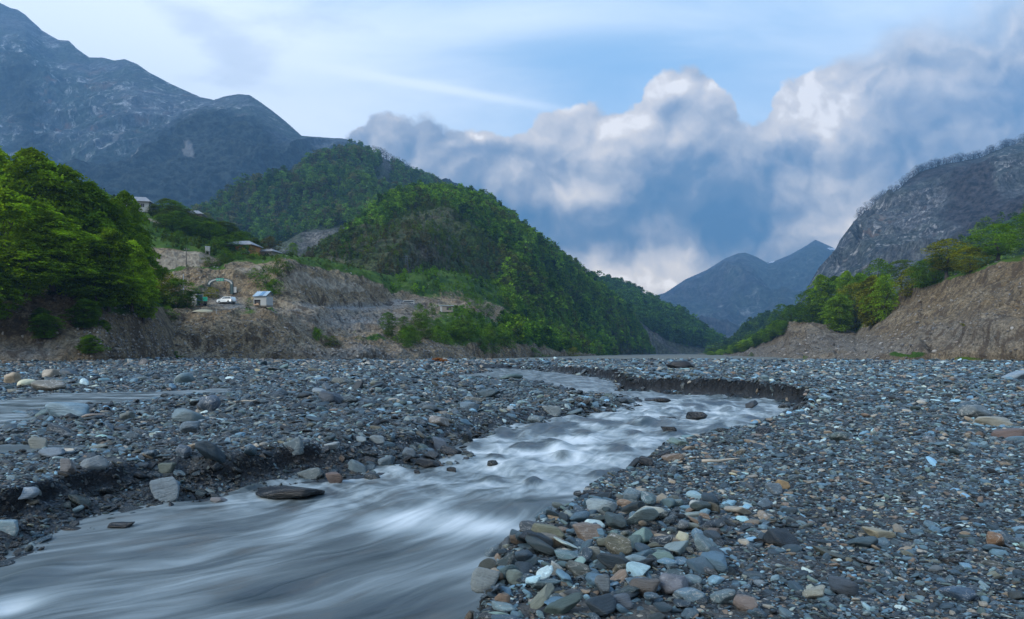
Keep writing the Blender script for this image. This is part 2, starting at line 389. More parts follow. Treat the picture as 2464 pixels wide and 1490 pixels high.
def mat_stone():
    m = bpy.data.materials.new('river stone'); m.use_nodes = True; T = NT(m.node_tree); p = T.n['Principled BSDF']
    a = T.attr('scol', 'INSTANCER'); c = a.outputs['Color']; wet = T.attr('swet', 'INSTANCER').outputs['Fac']
    oi = T.node('ShaderNodeObjectInfo').outputs['Random']
    co = T.vm('ADD', T.node('ShaderNodeTexCoord').outputs['Object'], T.vm('SCALE', (31, 17, 23), scale=oi))
    n = T.noise(co, 1.6, 6, .65); f = T.noise(co, 9, 6, .7)
    band = T.noise(T.map(co, scale=(.5, .5, 5), rot=(R(25), R(15), 0)), 1.6, 5, .6, dist=.5)
    k = T.add(.25, T.add(T.mul(n, .75), T.mul(f, .85)))
    c1 = T.vm('SCALE', c, scale=k)
    c1 = T.mix(T.mul(T.ss(band, .52, .64), .45), c1, T.vm('MULTIPLY', c1, (.45, .5, .55)))
    c1 = T.mix(T.mul(T.ss(n, .57, .66), T.ss(oi, .35, .9, 0, .55)), c1, T.vm('ADD', T.vm('SCALE', c1, scale=1.5), (.03, .02, .008)))
    vein = T.mul(T.ss(T.m('ABSOLUTE', T.sub(T.noise(co, 1.1, 4, .5, dist=1.2), .5)), .016, .004), T.ss(oi, .55, .75))
    c1 = T.mix(T.mul(vein, .7), c1, (.42, .42, .40))
    c1 = T.vm('SCALE', c1, scale=T.sub(1.0, T.mul(wet, .70)))
    T.put(p.inputs['Base Color'], c1)
    T.put(p.inputs['Roughness'], T.sub(T.add(.34, T.mul(f, .25)), T.mul(wet, .26)))
    p.inputs['Specular IOR Level'].default_value = .55
    T.put(p.inputs['Normal'], T.bump(T.add(T.mul(f, .5), T.mul(band, .5)), .55, .12))
    return m
def mat_water():
    m = bpy.data.materials.new('silty water'); m.use_nodes = True; T = NT(m.node_tree); p = T.n['Principled BSDF']
    fl = T.attr('flow').outputs['Vector']; foam = T.attr('foam').outputs['Fac']; rap = T.attr('rap').outputs['Fac']
    s, t, _ = T.sep(fl)
    n0 = T.noise(T.xyz(T.mul(s, .25), T.mul(t, .5), 0.0), 1.6, 3, .5)
    t2 = T.add(t, T.mul(n0, .9))
    v1 = T.xyz(T.mul(s, .45), T.mul(t2, 3.6), 0.0); v2 = T.xyz(T.mul(s, .8), T.mul(t2, 12.0), 3.0); v3 = T.xyz(T.mul(s, .5), T.mul(t2, 1.3), 7.0)
    v4 = T.xyz(T.mul(s, 1.35), T.mul(t2, 1.5), 9.0)
    st = T.add(T.mul(T.noise(v1, 1.0, 5, .55, dist=.9), .78), T.mul(T.noise(v2, 1.0, 3, .5), .22))
    lump = T.noise(v4, 1.0, 6, .60, dist=.7)
    bigp = T.noise(v3, 1.0, 3, .5)
    f = T.add(T.mul(T.sub(st, .5), .95), T.add(T.mul(T.sub(bigp, .5), 1.25), T.add(foam, .14)))
    f = T.add(f, T.mul(T.mul(T.sub(lump, .53), rap), 1.9))
    f = T.m('MINIMUM', T.m('MAXIMUM', f, 0.0), 1.0)
    c = T.ramp(f, [(0, (.028, .044, .054)), (.25, (.085, .108, .115)), (.55, (.23, .275, .29)), (1, (.52, .565, .58))])
    brown = T.ss(T.noise(v3, 1.7, 4, .6), .5, .70, 0, .5)
    c = T.mix(T.mul(brown, T.ss(f, .5, .1)), c, (.10, .088, .072))
    T.put(p.inputs['Base Color'], c)
    T.put(p.inputs['Roughness'], T.add(.30, T.mul(f, .4)))
    p.inputs['IOR'].default_value = 1.33
    T.put(p.inputs['Normal'], T.bump(T.add(st, T.mul(lump, .6)), .35, .05))
    return m
M_GRAVEL = mat_gravel(); M_EARTH = mat_earth(1.0); M_EARTH2 = mat_earth(1.4); M_STONE = mat_stone(); M_WATER = mat_water()
M_LEAF = mat_leaf('leaves')
M_TWIG = mat_leaf('bare twigs', .3, .0)
M_BARK = simple_mat('bark', (.055, .045, .036), .95, var=.4, scale=6, bump=.4)

# ---------------------------------------------------------------- the riverbed: levels, channels, banks
_Y = [-30, 3, 5, 7, 9, 12, 18, 30, 60, 130, 400]; _Z = [-.7, -.62, -.60, -.55, -.50, -.42, -.36, -.28, -.2, -.12, -.1]
def zw(y): return np.interp(y, _Y, _Z)
def unp(u, v, off=0.0, absz=None):
    y = 10.0
    for _ in range(60):
        z = absz if absz is not None else float(zw(y))+off
        y = .5*y+.5*(CZ-z)*FPX/(v-VH)
    return ((u-UC)/FPX*y, y)
_right = [unp(u, v, o) for u, v, o in [(1095, 1490, .5), (1118, 1390, .48), (1178, 1310, .45), (1255, 1272, .42), (1340, 1232, .34), (1420, 1192, .22), (1480, 1172, .18), (1530, 1140, .15),
          (1560, 1100, .12), (1640, 1075, .08), (1740, 1055, .05), (1830, 1040, .03), (1880, 1008, 0), (1930, 972, 0), (1800, 957, 0), (1640, 948, 0), (1500, 940, 0), (1478, 916, 0), (1400, 903, 0), (1300, 893, 0), (1230, 887, 0)]]
_left = [unp(u, v, 0) for u, v in [(1130, 887), (1180, 895), (1060, 905), (1150, 908), (1290, 918), (1350, 938), (1450, 948), (1535, 957), (1530, 975), (1500, 985), (1400, 1000), (1290, 1022), (1180, 1042), (1085, 1064), (1110, 1092), (1108, 1108),
          (1010, 1126), (780, 1152), (640, 1176), (470, 1206), (260, 1252), (150, 1296), (20, 1345), (-220, 1420)]]
W1 = np.array([(-12, -14), (-4.5, -4), (-1.4, 1.0), (-.65, 3.2)] + _right + _left + [(-12, 4.6), (-26, 2), (-26, -14)])
W2 = np.array([unp(u, v, .30) for u, v in [(575, 934), (430, 941), (250, 945), (100, 951), (0, 962), (-300, 975), (-900, 990), (-1100, 1080), (-300, 1075), (-30, 1050), (40, 1015), (110, 985), (200, 975), (330, 968), (400, 957), (480, 950), (560, 944)]])
W3 = np.array([unp(u, v, .25) for u, v in [(-200, 1085), (0, 1082), (120, 1080), (235, 1086), (225, 1096), (90, 1104), (0, 1112), (-200, 1140)]])
def poly_sd(px_, py_, poly):
    shp = px_.shape; X_ = px_.ravel(); Y_ = py_.ravel()
    d2 = np.full(X_.shape, 1e18); ins = np.zeros(X_.shape, bool)
    for k in range(len(poly)):
        ax, ay = poly[k-1]; bx, by = poly[k]
        ex, ey = bx-ax, by-ay; t = np.clip(((X_-ax)*ex+(Y_-ay)*ey)/(ex*ex+ey*ey+1e-12), 0, 1)
        d2 = np.minimum(d2, (X_-ax-t*ex)**2+(Y_-ay-t*ey)**2)
        c_ = ((ay > Y_) != (by > Y_)) & (X_ < (bx-ax)*(Y_-ay)/((by-ay) if by != ay else 1e-12)+ax)
        ins ^= c_
    return (np.sqrt(d2)*np.where(ins, -1, 1)).reshape(shp)
_cl = [(1330, 893), (1420, 915), (1470, 932), (1620, 962), (1680, 985), (1600, 1020), (1420, 1070), (1320, 1110), (1230, 1160), (1080, 1220), (850, 1300), (550, 1370), (150, 1440), (-300, 1530)]
CL = np.array([unp(u, v, 0) for u, v in _cl] + [(-9, 1.0), (-20, -6)])
_xm_y = CL[::-1, 1]; _xm_x = CL[::-1, 0]
_sc = sorted(unp(u, v, .1) for u, v in [(-500, 1370), (-200, 1300), (0, 1260), (180, 1213), (330, 1182), (560, 1152), (700, 1128), (850, 1112), (960, 1098), (1040, 1080), (1085, 1066)])
_scx = [p[0] for p in _sc]; _scy = [p[1] for p in _sc]
def water_sd(x, y):
    w = 0.16*fbm(x*1.1, y*1.1, 0, 3, 11)*np.interp(y, [7, 9, 30], [.25, .8, 3])
    s1 = poly_sd(x, y, W1); s2 = poly_sd(x, y, W2); s3 = poly_sd(x, y, W3)
    return s1+w, s2+w, s3+w
def ground_h(x, y, full=False):
    s1, s2, s3 = water_sd(x, y)
    zwy = zw(y)
    xm = np.interp(y, _xm_y, _xm_x); right = sst(-.4, .4, x-xm)
    n1 = fbm(x*.9, y*.9, 0, 4, 3); n2 = fbm(x*.22, y*.22, 0, 4, 5)
    flat = np.interp(y, [-30, 8, 30, 70, 105, 150], [0, 0, .05, .2, .25, 0])
    plat = sst(.53, .40, x/np.maximum(y, 1))*sst(21, 24, y)*sst(110, 60, y)
    zr = flat+(.33+.10*fbm(x*.45, y*.45, 0, 3, 17))*plat*(1-sst(0, 1, (flat-.05)/.2)*.5)
    up = zwy+np.interp(y, [0, 8, 14, 25, 60, 110, 150], [.50, .44, .36, .33, .36, .42, .12])
    up = np.where(y > 20, up-.26*sst(20, 27, y)*sst(14, 3, s1)*sst(75, 60, y), up)
    up = up+.45*sst(60, 95, y)*sst(-.25, -.6, x/np.maximum(y, 1))
    shelf = zwy+.09+.05*sst(0, 2.5, s1)+.20*sst(.05, .5, fbm(x*.55, y*.9, 0, 3, 14))*sst(.1, .8, s1)
    ys = np.interp(x, _scx, _scy); dsc = (y-ys)*.75+.22*n1+.12*fbm(x*3, y*3, 0, 3, 16)
    zl = shelf+(up-shelf)*sst(-.02, .20+.9*sst(-.1, .5, fbm(x*.8, y*.8, 0, 3, 15)), dsc)
    zl = np.where(y > 15.5, up, zl)
    zb = zl*(1-right)+zr*right
    zb = zb+(.035*n1+.07*n2)*np.clip(y/8, .5, 2.0)*np.where(y > 60, .7, 1)
    wr = .16+.5*(1-right)+.02*np.clip(y, 0, 40)*(1-plat)+.3*plat
    out = sst(0, 1, s1/wr)
    bed = zwy-.32*sst(0, .8, -s1)+.10*fbm(x*.7, y*.7, 0, 3, 21)*sst(24, 34, y)+.14*sst(.1, .5, fbm(x*.35, y*.5, 0, 3, 22))*sst(24, 34, y)
    h = np.where(s1 > 0, (zwy-.03)*(1-out)+zb*out, bed)
    o2 = sst(0, .7, s2); lv2 = zwy+.30
    h = np.where(s2 > 0, (lv2-.03)*(1-o2)+h*o2, lv2-.03-.18*sst(0, 1, -s2))
    h = h-.08*sst(.25, -.25, s3)
    if full == 2: return h, np.minimum(s1, s2), s3, np.maximum(sst(.0, .1, out)*sst(1, .8, out)*np.clip(plat*1.6+(right > .5)*(y < 12)*.6, 0, 1), (1-right)*sst(-.12, .02, dsc)*sst(.30, .18, dsc)*(y < 15.5)*(s1 > .05)*sst(.5, .0, fbm(x*.8, y*.8, 0, 3, 15)))
    if full: return h, np.minimum(s1, s2), s3, dsc
    return h
def build_ground():
    ny, nx = 760, 640
    yn = np.concatenate([np.linspace(-40, 2.4, 60)[:-1], 2.4*(130/2.4)**np.linspace(0, 1, ny-160), 130*(5100/130)**np.linspace(0, 1, 101)[1:]])
    s = np.linspace(-1, 1, nx)
    Y = np.repeat(yn[:, None], nx, 1); wd = 5+1.0*np.maximum(Y, 0)+np.maximum(-Y, 0)*.8
    X = s[None, :]*wd
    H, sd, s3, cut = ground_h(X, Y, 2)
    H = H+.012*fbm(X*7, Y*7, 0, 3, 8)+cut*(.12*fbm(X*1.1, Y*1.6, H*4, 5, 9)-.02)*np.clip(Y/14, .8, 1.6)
    sand = np.zeros_like(X)
    for (u, v, ru, rv, a) in SAND:
        cx, cy = unp(u, v, absz=0.0); rx = ru/FPX*cy; ry = rv/FPX*cy*cy/CZ
        sand = np.maximum(sand, a*np.exp(-(((X-cx)/rx)**2+((Y-cy)/ry)**2)**1.5))
    wet = np.clip(sst(.26, .02, H-zw(Y))*sst(3.5, .1, sd), 0, 1)
    V = np.stack([X, Y, H], -1).reshape(-1, 3)
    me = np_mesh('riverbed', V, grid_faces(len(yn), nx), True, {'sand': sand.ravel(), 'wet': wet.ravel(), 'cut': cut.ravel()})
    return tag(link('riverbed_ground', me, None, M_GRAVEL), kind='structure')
SAND = [(1590, 1300, 110, 24, .95), (1500, 1275, 60, 14, .6), (1330, 1465, 150, 22, .95), (1560, 1478, 130, 26, .8), (1750, 1480, 120, 18, .6), (1470, 1340, 50, 20, .5), (1900, 1360, 130, 25, .45), (2120, 1250, 150, 12, .4), (1960, 1000, 200, 8, .4)]
def build_water():
    ny, nx = 620, 560
    def sheet(name, X, Y, sd, lift, flow, foam, rap, wave):
        H = zw(Y)+lift+wave
        mk = sd < .5
        cm_ = mk[:-1, :-1] | mk[1:, :-1] | mk[:-1, 1:] | mk[1:, 1:]
        F = grid_faces(X.shape[0], X.shape[1], cm_); used = np.unique(F); re_ = np.zeros(X.size, np.int64); re_[used] = np.arange(len(used))
        V = np.stack([X, Y, H], -1).reshape(-1, 3)[used]
        me = np_mesh(name, V, re_[F], True, {'flow': flow.reshape(-1, 3)[used], 'foam': foam.ravel()[used], 'rap': rap.ravel()[used]})
        return tag(link(name, me, None, M_WATER), kind='structure')
    yn = np.concatenate([np.linspace(-12, 2.4, 50)[:-1], 2.4*(110/2.4)**np.linspace(0, 1, ny)])
    s = np.linspace(-1, 1, nx); Y = np.repeat(yn[:, None], nx, 1)
    X = s[None, :]*(4+.42*np.maximum(Y, 0))-3.2+.16*np.maximum(Y-6, 0)
    s1, s2, s3 = water_sd(X, Y)
    # distance along and across the stream
    P_ = [CL[0]]
    for a, b in zip(CL[:-1], CL[1:]):
        for k in range(1, 9): P_.append(a+(b-a)*k/8)
    P_ = np.array(P_); 
    for _ in range(12): P_[1:-1] = .25*P_[:-2]+.5*P_[1:-1]+.25*P_[2:]
    seg = P_[1:]-P_[:-1]; L = np.linalg.norm(seg, axis=1); cum = np.concatenate([[0], np.cumsum(L)])
    x_, y_ = X.ravel(), Y.ravel(); num_s = np.zeros(x_.size); num_t = np.zeros(x_.size); den = np.zeros(x_.size)
    best = np.full(x_.size, 1e9)
    for k in range(len(seg)):
        tt = np.clip(((x_-P_[k, 0])*seg[k, 0]+(y_-P_[k, 1])*seg[k, 1])/(L[k]**2), 0, 1)
        dx = x_-P_[k, 0]-tt*seg[k, 0]; dy = y_-P_[k, 1]-tt*seg[k, 1]; d = np.hypot(dx, dy)
        sg = (seg[k, 0]*dy-seg[k, 1]*dx)/L[k]
        w_ = 1/(d+.03)**6
        num_s += w_*(cum[k]+tt*L[k]); num_t += w_*sg; den += w_
    S = (num_s/den).reshape(X.shape); Tt = (num_t/den).reshape(X.shape)
    rap = sst(8.2, 10.5, Y)*sst(60, 22, Y)
    foam = np.zeros_like(X); wave = np.zeros_like(X)
    for (u, v, ru, rv, a, h) in [(1060, 1258, 210, 26, .55, .02), (1200, 1275, 110, 16, .4, .0), (900, 1240, 160, 14, .2, 0), (1330, 1100, 150, 45, .38, 0), (1420, 1060, 90, 20, .25, 0), (1250, 1190, 190, 18, .12, .05), (1300, 1225, 110, 18, -.15, .10), (1330, 1262, 70, 10, .1, -.05),
                           (620, 1420, 130, 24, -.25, -.03), (420, 1330, 120, 18, -.12, -.02), (60, 1400, 60, 45, -.1, .07), (10, 1458, 70, 25, .6, -.06), (950, 1460, 220, 40, -.2, -.03), (1150, 1120, 90, 18, .12, 0), (1560, 985, 160, 20, .2, 0), (1700, 1015, 120, 20, .12, 0)]:
        cx, cy = unp(u, v, 0); rx = ru/FPX*cy; ry = rv/FPX*cy*cy/2.1
        e = np.exp(-(((X-cx)/rx)**2+((Y-cy)/ry)**2)); foam += a*e; wave += h*e
    for (u, v) in [(850, 520), (1090, 525), (960, 572), (1160, 520), (950, 682), (1400, 452), (1300, 572), (1560, 640), (1480, 660), (1270, 448), (1000, 462), (1480, 405), (2090, 322), (1950, 330), (1150, 705), (1250, 500), (1650, 460), (1570, 540), (1850, 455), (1330, 420), (1180, 430), (2250, 390), (2080, 440), (1700, 400)]:
        u = (750+u*.507)/1.039; v = (850+v*.507)/1.039; cx, cy = unp(u, v, 0); k_ = .8+.5*((int(u)*7) % 10)/10
        rx = 24*k_/FPX*cy; ry = 8*k_/FPX*cy*cy/2.0
        e = np.exp(-(((X-cx)/rx)**2+((Y-cy)/ry)**2)**1.3); foam -= .55*e; wave += (.045+.006*cy*.3)*e
        e = np.exp(-(((X-cx)/(rx*1.5))**2+((Y-cy+ry*1.7)/(ry*.9))**2)); foam += .20*e; wave -= .02*e
    lum = fbm(S*1.3, Tt*1.7, 0, 4, 31, ridged=False)
    wave += .085*lum*rap*np.clip(Y/12, .8, 1.6)+(.018*fbm(S*.5, Tt*1.9, 0, 3, 33)+.035*fbm(S*.45, Tt*.6, 0, 3, 34))*(1-rap)+.004*fbm(S*1.5, Tt*14, 0, 2, 35)
    flow = np.stack([S, Tt, np.zeros_like(S)], -1)
    foam = foam+.15*rap+.13
    sheet('river_water', X, Y, s1, 0.0, flow, foam, rap, wave)
    # the side channel at the left
    yn = 12*(45/12)**np.linspace(0, 1, 200); Y = np.repeat(yn[:, None], 300, 1); X = -np.linspace(.35, 1.6, 300)[None, :]*Y
    s1, s2, s3 = water_sd(X, Y)
    wv = .045*fbm(X*.8, Y*1.1, 0, 4, 41)
    sheet('side_stream_water', X, Y, s2, .30, np.stack([-X, Y, 0*X], -1), .18+0*X, .6+0*X, wv)
    yn = 8*(20/8)**np.linspace(0, 1, 80); Y = np.repeat(yn[:, None], 160, 1); X = -np.linspace(.5, 1.3, 160)[None, :]*Y
    s1, s2, s3 = water_sd(X, Y)
    hh = ground_h(X, Y)
    lvl = float(np.median(hh[s3 < .0]-zw(Y)[s3 < .0])) if (s3 < 0).any() else .3
    sheet('puddle_water', X, Y, s3, lvl+.02, np.stack([-X, Y, 0*X], -1), .1+0*X, 0*X, 0*X)
# ---------------------------------------------------------------- hills and banks, each lofted from its own crest and foot lines at their real distances
def loft(name, rows, nu, nv, mat, disp, ridge_keep=.35, u0=None, u1=None, back=((1.10, .93), (1.3, .6), (1.6, 0.0)), masks=None, smooth=1, f0=.86):
    """rows: from the foot to the crest; every row a list of (u, v, distance, vegetation)"""
    lo = min(r[0][0] for r in rows) if u0 is None else u0; hi = max(r[-1][0] for r in rows) if u1 is None else u1
    us = np.linspace(lo, hi, nu); A = []
    for r in rows:
        r = np.array([list(p)+[0]*(4-len(p)) for p in r], float)
        A.append(np.stack([np.interp(us, r[:, 0], r[:, k]) for k in (1, 2, 3)], -1))
    A = np.array(A)                                   # rows, nu, 3
    w = [0]
    for a, b in zip(A[:-1], A[1:]): w.append(w[-1]+np.mean(np.abs(a[:, 0]-b[:, 0]))+.25*np.mean(np.abs(a[:, 1]-b[:, 1])/a[:, 1])*300+3)
    w = np.array(w)/w[-1]; T_ = np.linspace(0, 1, nv); B = np.zeros((nv, nu, 3))
    idx = np.clip(np.searchsorted(w, T_, side='right')-1, 0, len(w)-2); f = (T_-w[idx])/(w[idx+1]-w[idx])
    B = A[idx]*(1-f)[:, None, None]+A[idx+1]*f[:, None, None]
    for _ in range(smooth):
        B[1:-1] = .25*B[:-2]+.5*B[1:-1]+.25*B[2:]
    D = B[..., 1]; U = np.repeat(us[None, :], nv, 0)
    P = np.stack([(U-UC)/FPX*D, D, CZ+(VH-B[..., 0])/FPX*D], -1)
    def normals(P):
        du = np.gradient(P, axis=1); dv = np.gradient(P, axis=0); n = np.cross(du, dv); n /= np.linalg.norm(n, axis=-1, keepdims=True)+1e-9
        return n
    N = normals(P); N = np.where((N[..., 1:2] > 0), -N, N)
    for _ in range(3): N[1:-1, 1:-1] = (N[1:-1, 1:-1]+N[:-2, 1:-1]+N[2:, 1:-1]+N[1:-1, :-2]+N[1:-1, 2:])/5
    d = disp(P, U, T_[:, None]+0*U, B)
    fade = (1-(1-ridge_keep)*sst(f0, 1, T_))*sst(-.02, .05, T_)
    P = P+N*(d*fade[:, None])[..., None]
    G = B[..., 2]
    at = {'g': G, 'r': np.zeros_like(G), 'scree': np.zeros_like(G), 'snow': np.zeros_like(G)}
    if masks:
        for k, fn in masks.items(): at[k] = fn(U, B[..., 0], P, G)
    top = P[-1]; tails = []
    for (kd, kz) in back:
        q = top.copy(); q[:, 1] *= kd; q[:, 0] *= (kd*.5+.5); q[:, 2] = np.where(top[:, 2] > 0, top[:, 2]*kz-2.0*(1-kz), top[:, 2]); q[:, 2] = np.maximum(q[:, 2], -2.0); tails.append(q)
    foot = P[0].copy(); foot[:, 2] = np.minimum(foot[:, 2], 0)-1.0; foot[:, 2] = np.maximum(foot[:, 2], -2.0)
    full = np.concatenate([foot[None], P]+[t[None] for t in tails], 0)
    def pad(a): return np.concatenate([a[:1], a]+[a[-1:]]*len(tails), 0).ravel()
    me = np_mesh(name, full.reshape(-1, 3), grid_faces(full.shape[0], nu), True, {k: pad(v) for k, v in at.items()})
    o = tag(link(name, me, None, mat), kind='structure')
    return {'P': P, 'N': normals(P), 'U': U, 'B': B, 'at': at, 'o': o, 'us': us}
def pick(L, n, weight=None, rng=None):
    """n random places on a loft by area; returns positions, u, v, vegetation"""
    P = L['P']; a = np.linalg.norm(np.cross(P[1:, :-1]-P[:-1, :-1], P[:-1, 1:]-P[:-1, :-1]), axis=-1)
    if weight is not None: a = a*np.clip(weight[:-1, :-1], 0, None)
    c = np.cumsum(a.ravel()); k = np.searchsorted(c, rng.random(n)*c[-1]); i, j = np.unravel_index(np.minimum(k, a.size-1), a.shape)
    fu, fv = rng.random(n)[:, None], rng.random(n)[:, None]
    q = P[i, j]*(1-fu)*(1-fv)+P[i, j+1]*fu*(1-fv)+P[i+1, j]*(1-fu)*fv+P[i+1, j+1]*fu*fv
    return q, i, j
def on_loft(L, u, v):
    """nearest surface point of a loft seen at u, v"""
    P = L['P']; uu = P[..., 0]/P[..., 1]*FPX+UC; vv = VH-(P[..., 2]-CZ)/P[..., 1]*FPX
    k = np.argmin((uu-u)**2+(vv-v)**2); i, j = np.unravel_index(k, uu.shape); return Vector(P[i, j])

def spur(P, sc, amp, seed, oct=6, st=.45, gain=.5, warp=.5):
    """gullies and spurs running down the slope"""
    x, y, z = P[..., 0]/sc, P[..., 1]/sc, P[..., 2]/sc
    wx = warp*fbm(x*.6, y*.6, z*.6, 3, seed+50)
    return amp*(fbm(x+wx, y+wx, z*st, oct, seed, gain, ridged=True)-.1)

def lerp_row(a, b, f, D=None, g=None, us=None):
    us = sorted(set([p[0] for p in a]+[p[0] for p in b])) if us is None else us
    a = np.array([list(p)+[0]*(4-len(p)) for p in a], float); b = np.array([list(p)+[0]*(4-len(p)) for p in b], float); out = []
    for u in us:
        pa = [np.interp(u, a[:, 0], a[:, k]) for k in (1, 2, 3)]; pb = [np.interp(u, b[:, 0], b[:, k]) for k in (1, 2, 3)]
        q = [pa[k]*(1-f)+pb[k]*f for k in range(3)]
        if g is not None: q[2] = g
        out.append((u, q[0], q[1]*(D or 1), q[2]))
    return out

def gauss(U, V, lst):
    r = np.zeros_like(U)
    for (u, v, ru, rv, a, *rot) in lst:
        th = R(rot[0]) if rot else 0; c, s = math.cos(th), math.sin(th); du = U-u; dv = V-v
        r = np.maximum(r, a*np.exp(-(((du*c+dv*s)/ru)**2+((-du*s+dv*c)/rv)**2)))
    return r

def build_hills():
    H = {}
    # --- far blue mountains at the head of the valley
    crest = [(u, v, D*.66) for u, v, D in [(1440, 790, 6000), (1560, 716, 6200), (1600, 705, 6300), (1650, 672, 6500), (1700, 650, 6600), (1745, 622, 6700), (1775, 610, 6700), (1793, 608, 6700), (1820, 618, 6700), (1845, 632, 6700), (1870, 626, 6900), (1900, 614, 7000), (1925, 600, 7100),
             (1945, 588, 7200), (1962, 577, 7200), (1980, 585, 7200), (2005, 596, 7200), (2060, 640, 7000), (2200, 700, 6800)]]
    base = [(1440, 856, 2300), (1700, 858, 2300), (2200, 858, 2300)]
    H['far'] = loft('far_mountain', [base, lerp_row(base, crest, .33, .95), lerp_row(base, crest, .68, 1.0), crest], 520, 260,
        mat_mountain('far mountain rock', (.14, .13, .135), (.03, .035, .04), (.035, .06, .04), (.02, .025, .025), 1000, pale=(.40, .39, .38), rock_amt=.55, snow=True),
        lambda P, U, T, B: spur(P, 730, 170, 5, 7, .35), ridge_keep=.0, f0=.75, back=((1.02, .8), (1.05, .3), (1.08, 0)),
        masks={'snow': lambda U, V, P, G: gauss(U, V, [(1858, 630, 16, 5, .75, -15), (1880, 628, 22, 5, .5, -10), (2000, 600, 40, 6, .6)]),
               'r': lambda U, V, P, G: gauss(U, V, [(1800, 740, 90, 30, 1)])})
    # --- big mountain at the left
    crest = [(-700, -60, 3300, 0), (-300, -55, 3200, 0), (-100, -35, 3150, 0), (0, 8, 3100, 0), (25, 20, 3080), (42, 24, 3070), (60, 36, 3050), (100, 74, 3000), (140, 96, 2960), (165, 98, 2950), (185, 118, 2900), (215, 138, 2880), (245, 138, 2850), (275, 146, 2830), (300, 143, 2800),
             (330, 155, 2760), (360, 176, 2720), (400, 197, 2700), (440, 216, 2650), (480, 236, 2600), (515, 244, 2550), (540, 235, 2520), (575, 229, 2500), (600, 231, 2480), (630, 250, 2440), (665, 276, 2400), (700, 304, 2350), (725, 328, 2320), (750, 331, 2300), (790, 333, 2250),
             (820, 334, 2200), (840, 338, 2180), (870, 354, 2150), (900, 376, 2100), (1000, 440, 2050), (1150, 540, 2000)]
    base = [(-700, 640, 1500, 1.0), (0, 600, 1500, 1.0), (300, 590, 1500, 1.0), (1150, 600, 1500, 1)]
    m1 = [(-700, 380, 1900, .7), (0, 420, 1900, .35), (150, 470, 1850, .75), (330, 480, 1850, .95), (460, 440, 1850, .95), (560, 430, 1800, .95), (700, 430, 1800, .9), (850, 420, 1800, .9), (1150, 570, 1750, .8)]
    m2 = [(-700, 100, 2400, .5), (0, 200, 2400, .75), (60, 200, 2350, .8), (150, 280, 2300, .15), (300, 290, 2250, .2), (420, 330, 2200, .6), (520, 310, 2100, .85), (600, 320, 2050, .85), (700, 370, 2050, .6), (850, 375, 2000, .5), (1150, 555, 1900, .5)]
    H['big'] = loft('left_mountain', [base, m1, m2, crest], 900, 460,
        mat_mountain('left mountain rock', (.18, .20, .215), (.045, .06, .075), (.042, .07, .05), (.034, .044, .038), 520, pale=(.50, .50, .49), rock_amt=.9, orange=.8, gdet=.75, fine=1.0),  # rock colours tinted blue to carry part of the air's haze
        lambda P, U, T, B: spur(P, 560, 165, 9, 8, .45, .55), ridge_keep=.04, f0=.62,
        masks={'r': lambda U, V, P, G: gauss(U, V, [(60, 310, 120, 80, 1.2), (160, 260, 90, 60, 1.1), (210, 330, 90, 80, 1.0), (320, 270, 200, 70, .7), (130, 200, 120, 50, .8), (470, 330, 90, 60, .4), (40, 110, 80, 50, .4)]),
               'scree': lambda U, V, P, G: gauss(U, V, [(375, 425, 52, 9, 1.2, -52), (478, 398, 14, 30, 1.15, 15), (292, 350, 38, 6, 1.0, -48), (760, 372, 40, 8, .5, -40), (230, 230, 8, 60, .4)])})
    # --- hill behind, woods with blossom
    crest = [(380, 620, 800, .9), (520, 545, 850, .9), (600, 500, 900, .8), (650, 458, 930, .9), (720, 418, 980, .9), (770, 385, 1020, 1), (810, 368, 1060, 1), (850, 360, 1100, 1), (880, 362, 1150, 1), (905, 374, 1200), (950, 400, 1250, 1), (1000, 424, 1300, 1), (1050, 448, 1350, 1), (1085, 468, 1380, 1), (1130, 520, 1350, 1), (1200, 600, 1300, 1)]
    base = [(380, 700, 420, .5), (600, 690, 420, .3), (720, 680, 400, .2), (850, 690, 420, .4), (1200, 690, 600, .8)]
    low = [(380, 660, 500, .7), (560, 600, 520, .6), (680, 598, 520, .35), (740, 600, 520, .15), (830, 600, 540, .3), (900, 590, 600, .9), (1200, 640, 800, 1)]
    low2 = [(380, 650, 560, .9), (560, 572, 620, .75), (700, 560, 640, .75), (800, 560, 640, .85), (900, 545, 700, .9), (1200, 625, 900, 1)]
    H['mid'] = loft('wooded_hill', [base, low, low2, lerp_row(low2, crest, .5, .97), crest], 520, 330, mat_mountain('wooded hill ground', (.17, .16, .145), (.07, .07, .06), (.04, .065, .025), (.03, .042, .018), 90, pale=(.36, .34, .30), rock_amt=.6),
        lambda P, U, T, B: spur(P, 240, 40, 13, 6, .4), ridge_keep=.2,
        masks={'scree': lambda U, V, P, G: gauss(U, V, [(745, 592, 80, 9, .5), (830, 575, 40, 10, .5, -30), (640, 582, 20, 8, .7)])})
    # --- front wooded hill
    crest = [(640, 760, 330, .6), (760, 640, 360, .6), (820, 590, 400, .9), (870, 548, 440, 1), (930, 500, 480, 1), (970, 482, 500, 1), (1010, 472, 515, 1), (1060, 468, 530, 1), (1110, 474, 545, 1), (1160, 486, 560, 1), (1185, 500, 570, 1), (1200, 515, 575, 1), (1240, 545, 590, 1), (1290, 578, 610, 1),
             (1340, 612, 635, 1), (1390, 652, 660, 1), (1440, 692, 690, 1), (1480, 733, 710, 1), (1515, 768, 730, 1), (1535, 800, 740, 1), (1548, 840, 745, .9), (1556, 868, 750, .6)]
    base = [(640, 800, 260, .4), (900, 720, 270, .5), (1100, 740, 300, .6), (1250, 790, 360, .8), (1400, 868, 440, .6), (1480, 869, 540, .5), (1556, 869, 700, .5)]
